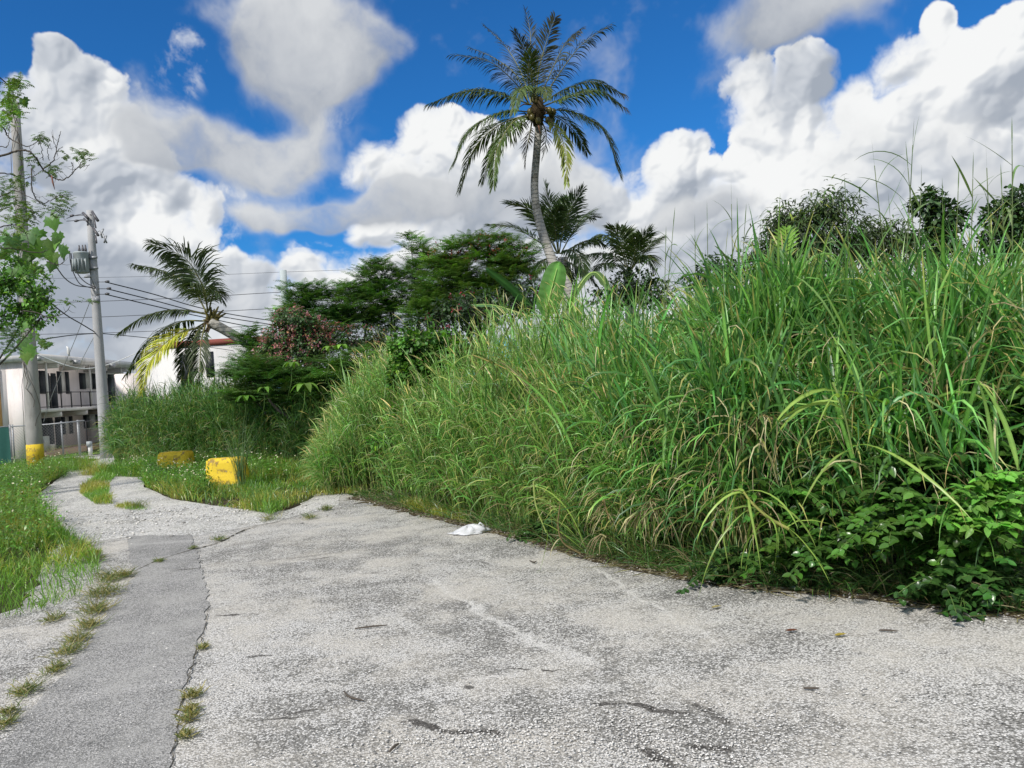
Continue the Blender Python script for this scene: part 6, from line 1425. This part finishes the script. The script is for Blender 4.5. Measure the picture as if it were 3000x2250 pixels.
# dead, hanging straw and broken canes
def straw(label, pts, D, nb, Ls, seed, stemr=.006, colr=(.34, .26, .12), nm='dead_cane', cat='dead cane', green=0.0, W=.0045, spread=1.0, hang=(150, 182), grp='broken and dead canes in the grass wall'):
    r = np.random.default_rng(seed); P = bez([at(x, y, D - .18 + (p[2] if len(p) > 2 else 0)) for p in pts for x, y in [p[:2]]], 24); o = thing(nm, label, cat, Vector(P[-1]), grp)
    mb = MB(); tube(mb, P, np.linspace(stemr, stemr * 1.5, 24), 5, C=np.array(colr) * 1.1, cap=False); mb.build('stem', M_DRY if green < .5 else M_GRASS, o)
    i = r.integers(0, 23, nb); B = P[i]; C = STRAW[r.integers(0, 4, nb)] * r.uniform(.6, 1.2, (nb, 1)); g = r.random(nb) < green; C[g] = np.array((.13, .19, .045)) * r.uniform(.8, 1.3, (g.sum(), 1))
    mb = MB(); blade_az(mb, B, r.uniform(0, 6.28, nb), r.uniform(Ls * .45, Ls, nb), np.radians(r.uniform(20, 100, nb)), np.radians(r.uniform(*hang, nb)), np.where(g, W * 2.2, W) * r.uniform(.6, 1.3, nb), 9, C, r, .3, pw=.45, side=spread); mb.build('leaves', M_DRY if green < .5 else M_GRASS, o)
straw('long yellowed cane lying diagonally down the pale grass, hung with straw', [(1385, 1040), (1480, 1080), (1600, 1150), (1700, 1230), (1760, 1300)], 8.9, 110, .85, 1, colr=(.40, .34, .12), green=.25)
straw('pale straw hanging in a loose veil at the middle of the bank', [(1610, 1160), (1660, 1200), (1720, 1230)], 8.3, 110, 1.0, 2)
straw('arched dead branch with curled brown leaves at the right', [(2640, 1160), (2700, 1115), (2800, 1105), (2900, 1130), (3010, 1190)], 5.75, 80, .42, 3, colr=(.42, .30, .17), W=.005)
straw('second short dead spray under the arched dead branch', [(2880, 1190), (2930, 1150), (2990, 1150), (3060, 1180)], 5.8, 18, .32, 4, colr=(.42, .30, .17))
straw('fallen yellow green cane with long drooping leaves near the road', [(2178, 1440), (2200, 1470), (2250, 1515), (2310, 1550)], 5.55, 20, .85, 5, colr=(.24, .24, .08), green=.8, stemr=.008)
straw('knot of straw hanging straight down left of the fallen yellow cane', [(2225, 1225), (2240, 1218), (2262, 1228)], 5.85, 26, .75, 6)
straw('small upright straw bundle at the road edge, right of centre', [(1905, 1460), (1912, 1480), (1918, 1500)], 6.6, 50, .48, 7)
straw('pale straw bundle at the road edge above the wispy straw cage', [(1760, 1450), (1772, 1480), (1785, 1520)], 6.95, 34, .35, 8)
straw('straw loop drooping onto the road like a small cage', [(1752, 1572), (1762, 1566), (1775, 1574)], 6.9, 16, .34, 9, colr=(.45, .42, .22))
straw('thin dead cane slanting through the grass below the airy tree', [(2290, 1010), (2330, 960), (2350, 900)], 7.0, 9, .5, 10)
straw('broken reed with curled straw leaves high on the right bank', [(2480, 1010), (2520, 980), (2590, 970)], 6.6, 10, .55, 11)
straw('dead blades hanging below the middle of the right bank', [(2480, 1290), (2500, 1270), (2530, 1290)], 5.9, 16, .60, 12, green=.3)
straw('brown straw tangle low in the bank above the small cage', [(2080, 1240), (2110, 1220), (2150, 1240)], 6.6, 16, .5, 13)
straw('green cane with big arching leaves in front of the dark vine hollow', [(2500, 1330), (2470, 1200), (2440, 1120)], 5.45, 14, 1.0, 14, green=1.0, colr=(.14, .19, .06), hang=(130, 172), W=.006)
straw('leafy cane with pale drooping blades just left of the small cage', [(1600, 1560), (1570, 1480), (1563, 1410)], 7.3, 9, .8, 15, green=.8, colr=(.2, .24, .08), hang=(140, 172))
straw('brown thatch matted behind the diagonal dead cane', [(1800, 1260), (1880, 1290), (1960, 1320)], 7.6, 80, .6, 17)
straw('dry leaves sagging at the middle left of the bank, below the cane tip', [(1500, 1250), (1560, 1300), (1600, 1370)], 9.0, 60, .7, 18, green=.2)
straw('straw hanging from the upper right bank left of the dead branch', [(2560, 1060), (2590, 1090), (2600, 1140)], 6.0, 40, .7, 19)
straw('bent brown cane with its tip lying on the road', [(1640, 1480), (1635, 1540), (1650, 1590), (1700, 1622)], 7.15, 5, .35, 16, colr=(.20, .16, .08))
# fountain grass by the nearer block
r = np.random.default_rng(91); b = gnd(706, 1432); o = thing('fountain_grass', 'spray of long blue green blades growing up across the nearer yellow block', 'grass clump', b)
n = 70; mb = MB(); blade_az(mb, np.array([[b.x, b.y, 0]]) + r.normal(0, .05, (n, 3)) * [1, 1, 0], r.uniform(0, 6.28, n), r.uniform(.7, 1.75, n), np.radians(r.uniform(0, 14, n)), np.radians(r.uniform(8, 60, n)), r.uniform(.003, .006, n), 8, vary((.06, .095, .045), n, .2, .06, r), r, .3); mb.build('blades', M_GRASS, o)
# tufts in the seams
def tuft(label, px, py, s, seed, olive=0.5, n=46):
    n = int(n * 1.8); s = s * .78
    r = np.random.default_rng(seed); g = gnd(px, py); o = thing('grass_tuft', label, 'grass tuft', (g.x, g.y, 0), 'grass tufts in the cracks'); mb = MB()
    B = np.c_[r.normal(g.x, s * .30, n), r.normal(g.y, s * .45, n), np.full(n, .004)]; C = np.where((r.random(n) < olive)[:, None], np.array([[.17, .15, .06]]), np.array([[.075, .105, .035]])) * r.uniform(.6, 1.35, (n, 1))
    blade_az(mb, B, r.uniform(0, 6.28, n), r.uniform(.4, 1.1, n) * s * 1.15, np.radians(r.uniform(10, 70, n)), np.radians(r.uniform(60, 120, n)), r.uniform(.0018, .0036, n), 4, C, r, 0, side=.7); mb.build('blades', M_GRASS, o)
ordn = ['first', 'second', 'third', 'fourth', 'fifth', 'sixth', 'seventh', 'eighth', 'ninth', 'tenth', 'eleventh', 'twelfth']
LS = [(17, 2125, .09), (23, 2093, .09), (75, 2033, .13), (160, 1968, .12), (200, 1915, .14), (229, 1879, .14), (262, 1838, .15), (280, 1795, .20), (305, 1745, .24), (325, 1700, .22), (367, 1690, .14), (160, 1818, .13)]
for i, (x, y, s) in enumerate(LS[:11]): tuft(f'olive grass tuft left of the pale strip, {ordn[i]} counting away from the camera', x, y, s, 700 + i, n=40 + int(s * 380))
tuft('lone flattish grass tuft between the left verge and the row of seam tufts', 160, 1818, .14, 712, n=70)
for i, (x, y, s) in enumerate([(545, 2160, .075), (552, 2110, .085), (560, 2085, .08), (566, 2042, .085), (597, 1900, .06)]): tuft(f'dry olive grass tuft right of the pale strip, {ordn[i]} counting away from the camera', x, y, s, 720 + i, .65, n=70)
for i, (x, y, s) in enumerate([(466, 1646, .09), (567, 1608, .07), (643, 1584, .12), (792, 1524, .2), (908, 1520, .16)]): tuft(f'small green tuft on the long crack across the asphalt, {ordn[i]} from the left', x, y, s, 730 + i, .3, n=60)
for i, (x, y, s) in enumerate([(246, 1603, .22), (278, 1645, .18), (405, 1488, .25), (955, 1495, .14)]): tuft(['sprawling tuft at the right tip of the left verge', 'bent grass tuft just below the tip of the left verge', 'flat green tuft on the white limestone left of the island', 'thin dark sprigs by the left foot of the grass wall'][i], x, y, s, 740 + i, .3, n=90)
# crumpled plastic bag
g = gnd(1372, 1562); bg_ = thing('plastic_bag', 'crumpled white plastic bag lying at the edge of the grass', 'plastic bag', (g.x, g.y, 0)); r = np.random.default_rng(8)
nu, nv = 40, 16; U, V_ = np.meshgrid(np.linspace(0, 2 * np.pi, nu, endpoint=False), np.linspace(0, 1, nv)); rr_ = np.sin(np.pi * (V_ * .5 + .5)) ** .0 * np.cos(V_ * np.pi / 2) ** .5
ridge_ = 1 + .16 * np.sin(3 * U + 4 * V_) + .09 * np.sin(7 * U - 5 * V_ + 1) + r.normal(0, .035, U.shape); X = np.cos(U) * rr_ * .21 * ridge_; Y = np.sin(U) * rr_ * .12 * ridge_; Z = (V_ ** 1.2) * .075 * (.45 + .75 * np.clip((X + .2) / .3, 0, 1)) * (1 + .25 * np.sin(9 * U)) + .006
Vv = np.stack([X + g.x, Y + g.y, Z], -1).reshape(-1, 3); Q = [[a * nu + b_, a * nu + (b_ + 1) % nu, (a + 1) * nu + (b_ + 1) % nu, (a + 1) * nu + b_] for a in range(nv - 1) for b_ in range(nu)]
mb = MB(); mb.add(Vv, Q, C=(.8, .8, .82))
m, t = newmat('thin_plastic'); p = princ(t, (.80, .81, .83), .35, .5); tl_ = t.new('ShaderNodeBsdfTranslucent'); tl_.inputs[0].default_value = (.8, .8, .82, 1); mx = t.new('ShaderNodeMixShader'); mx.inputs[0].default_value = .3; t.l.new(p, mx.inputs[1]); t.l.new(tl_.outputs[0], mx.inputs[2]); finish(t, mx.outputs[0])
mb.build('bag', m, bg_, smooth=False); mb = MB(); tube(mb, [(g.x + .1, g.y - .02, .06), (g.x + .14, g.y - .03, .11), (g.x + .17, g.y - .02, .08), (g.x + .18, g.y, .03)], .012, 5, C=(.8, .8, .82)); mb.build('handle', m, bg_)
# twigs and leaves on the road
M_TW2 = plain('dead_twig', (.10, .085, .07), .9, .1)
for i, (a, b_, c_, lb) in enumerate([((1040, 1845), (1090, 1840), (1135, 1835), 'wavy dark twig on the open asphalt left of centre'), ((1008, 2030), (1025, 2048), (1065, 2057), 'short curved twig near the bottom, left of centre'), ((2575, 1850), (2600, 1852), (2630, 1853), 'small black stick on the asphalt at the right'), ((1140, 2208), (1155, 2195), (1168, 2183), 'tiny thin twig near the bottom edge'),
        ((1552, 1645), (1565, 1651), (1572, 1646), 'tiny dark twig on the road below the drooping cane'), ((2355, 2020), (2375, 2023), (2400, 2021), 'short flat twig on the right of the road'), ((1570, 1590), (1600, 1612), (1640, 1612), 'dark curled dead leaf blade lying flat below the drooping cane'), ((1820, 1668), (1845, 1660), (1870, 1664), 'thin brown stalk beside the straw cage')]):
    mb = MB(); P = bez([Vector(gnd(*a)) + Vector((0, 0, .008)), Vector(gnd(*b_)) + Vector((0, 0, .012)), Vector(gnd(*c_)) + Vector((0, 0, .008))], 10); tube(mb, P, [.004, .005, .0055, .006, .006, .006, .006, .005, .004, .003], 6); tag(mb.build('twig', M_TW2), lb, 'twig', 'twigs on the road')
for i, (x, y, cl_, lb) in enumerate([(2316, 1852, (.12, .05, .03), 'small curled brown leaf on the right of the road'), (2460, 1866, (.35, .28, .06), 'tiny yellow brown leaf on the right of the road'), (2460, 1724, (.38, .45, .12), 'fallen light green leaf at the foot of the grass'), (2834, 1764, (.62, .60, .25), 'pale yellow leaf at the lower right road edge'), (2090, 1665, (.42, .38, .33), 'pale dead leaf in the litter below the fallen cane'), (2098, 1784, (.35, .30, .14), 'straw coloured leaf on the asphalt right of the thin white line')]):
    g = gnd(x, y); mb = MB(); strips(mb, [(g.x - .03, g.y, .012)], [(1, .2 * (i % 3) - .2, .25)], (0, 0, 1), .075, .018, 6, .45, cl_, 'leaf', fold=.5); tag(mb.build('fallen_leaf', M_DRY), lb, 'leaf', 'fallen leaves on the road')
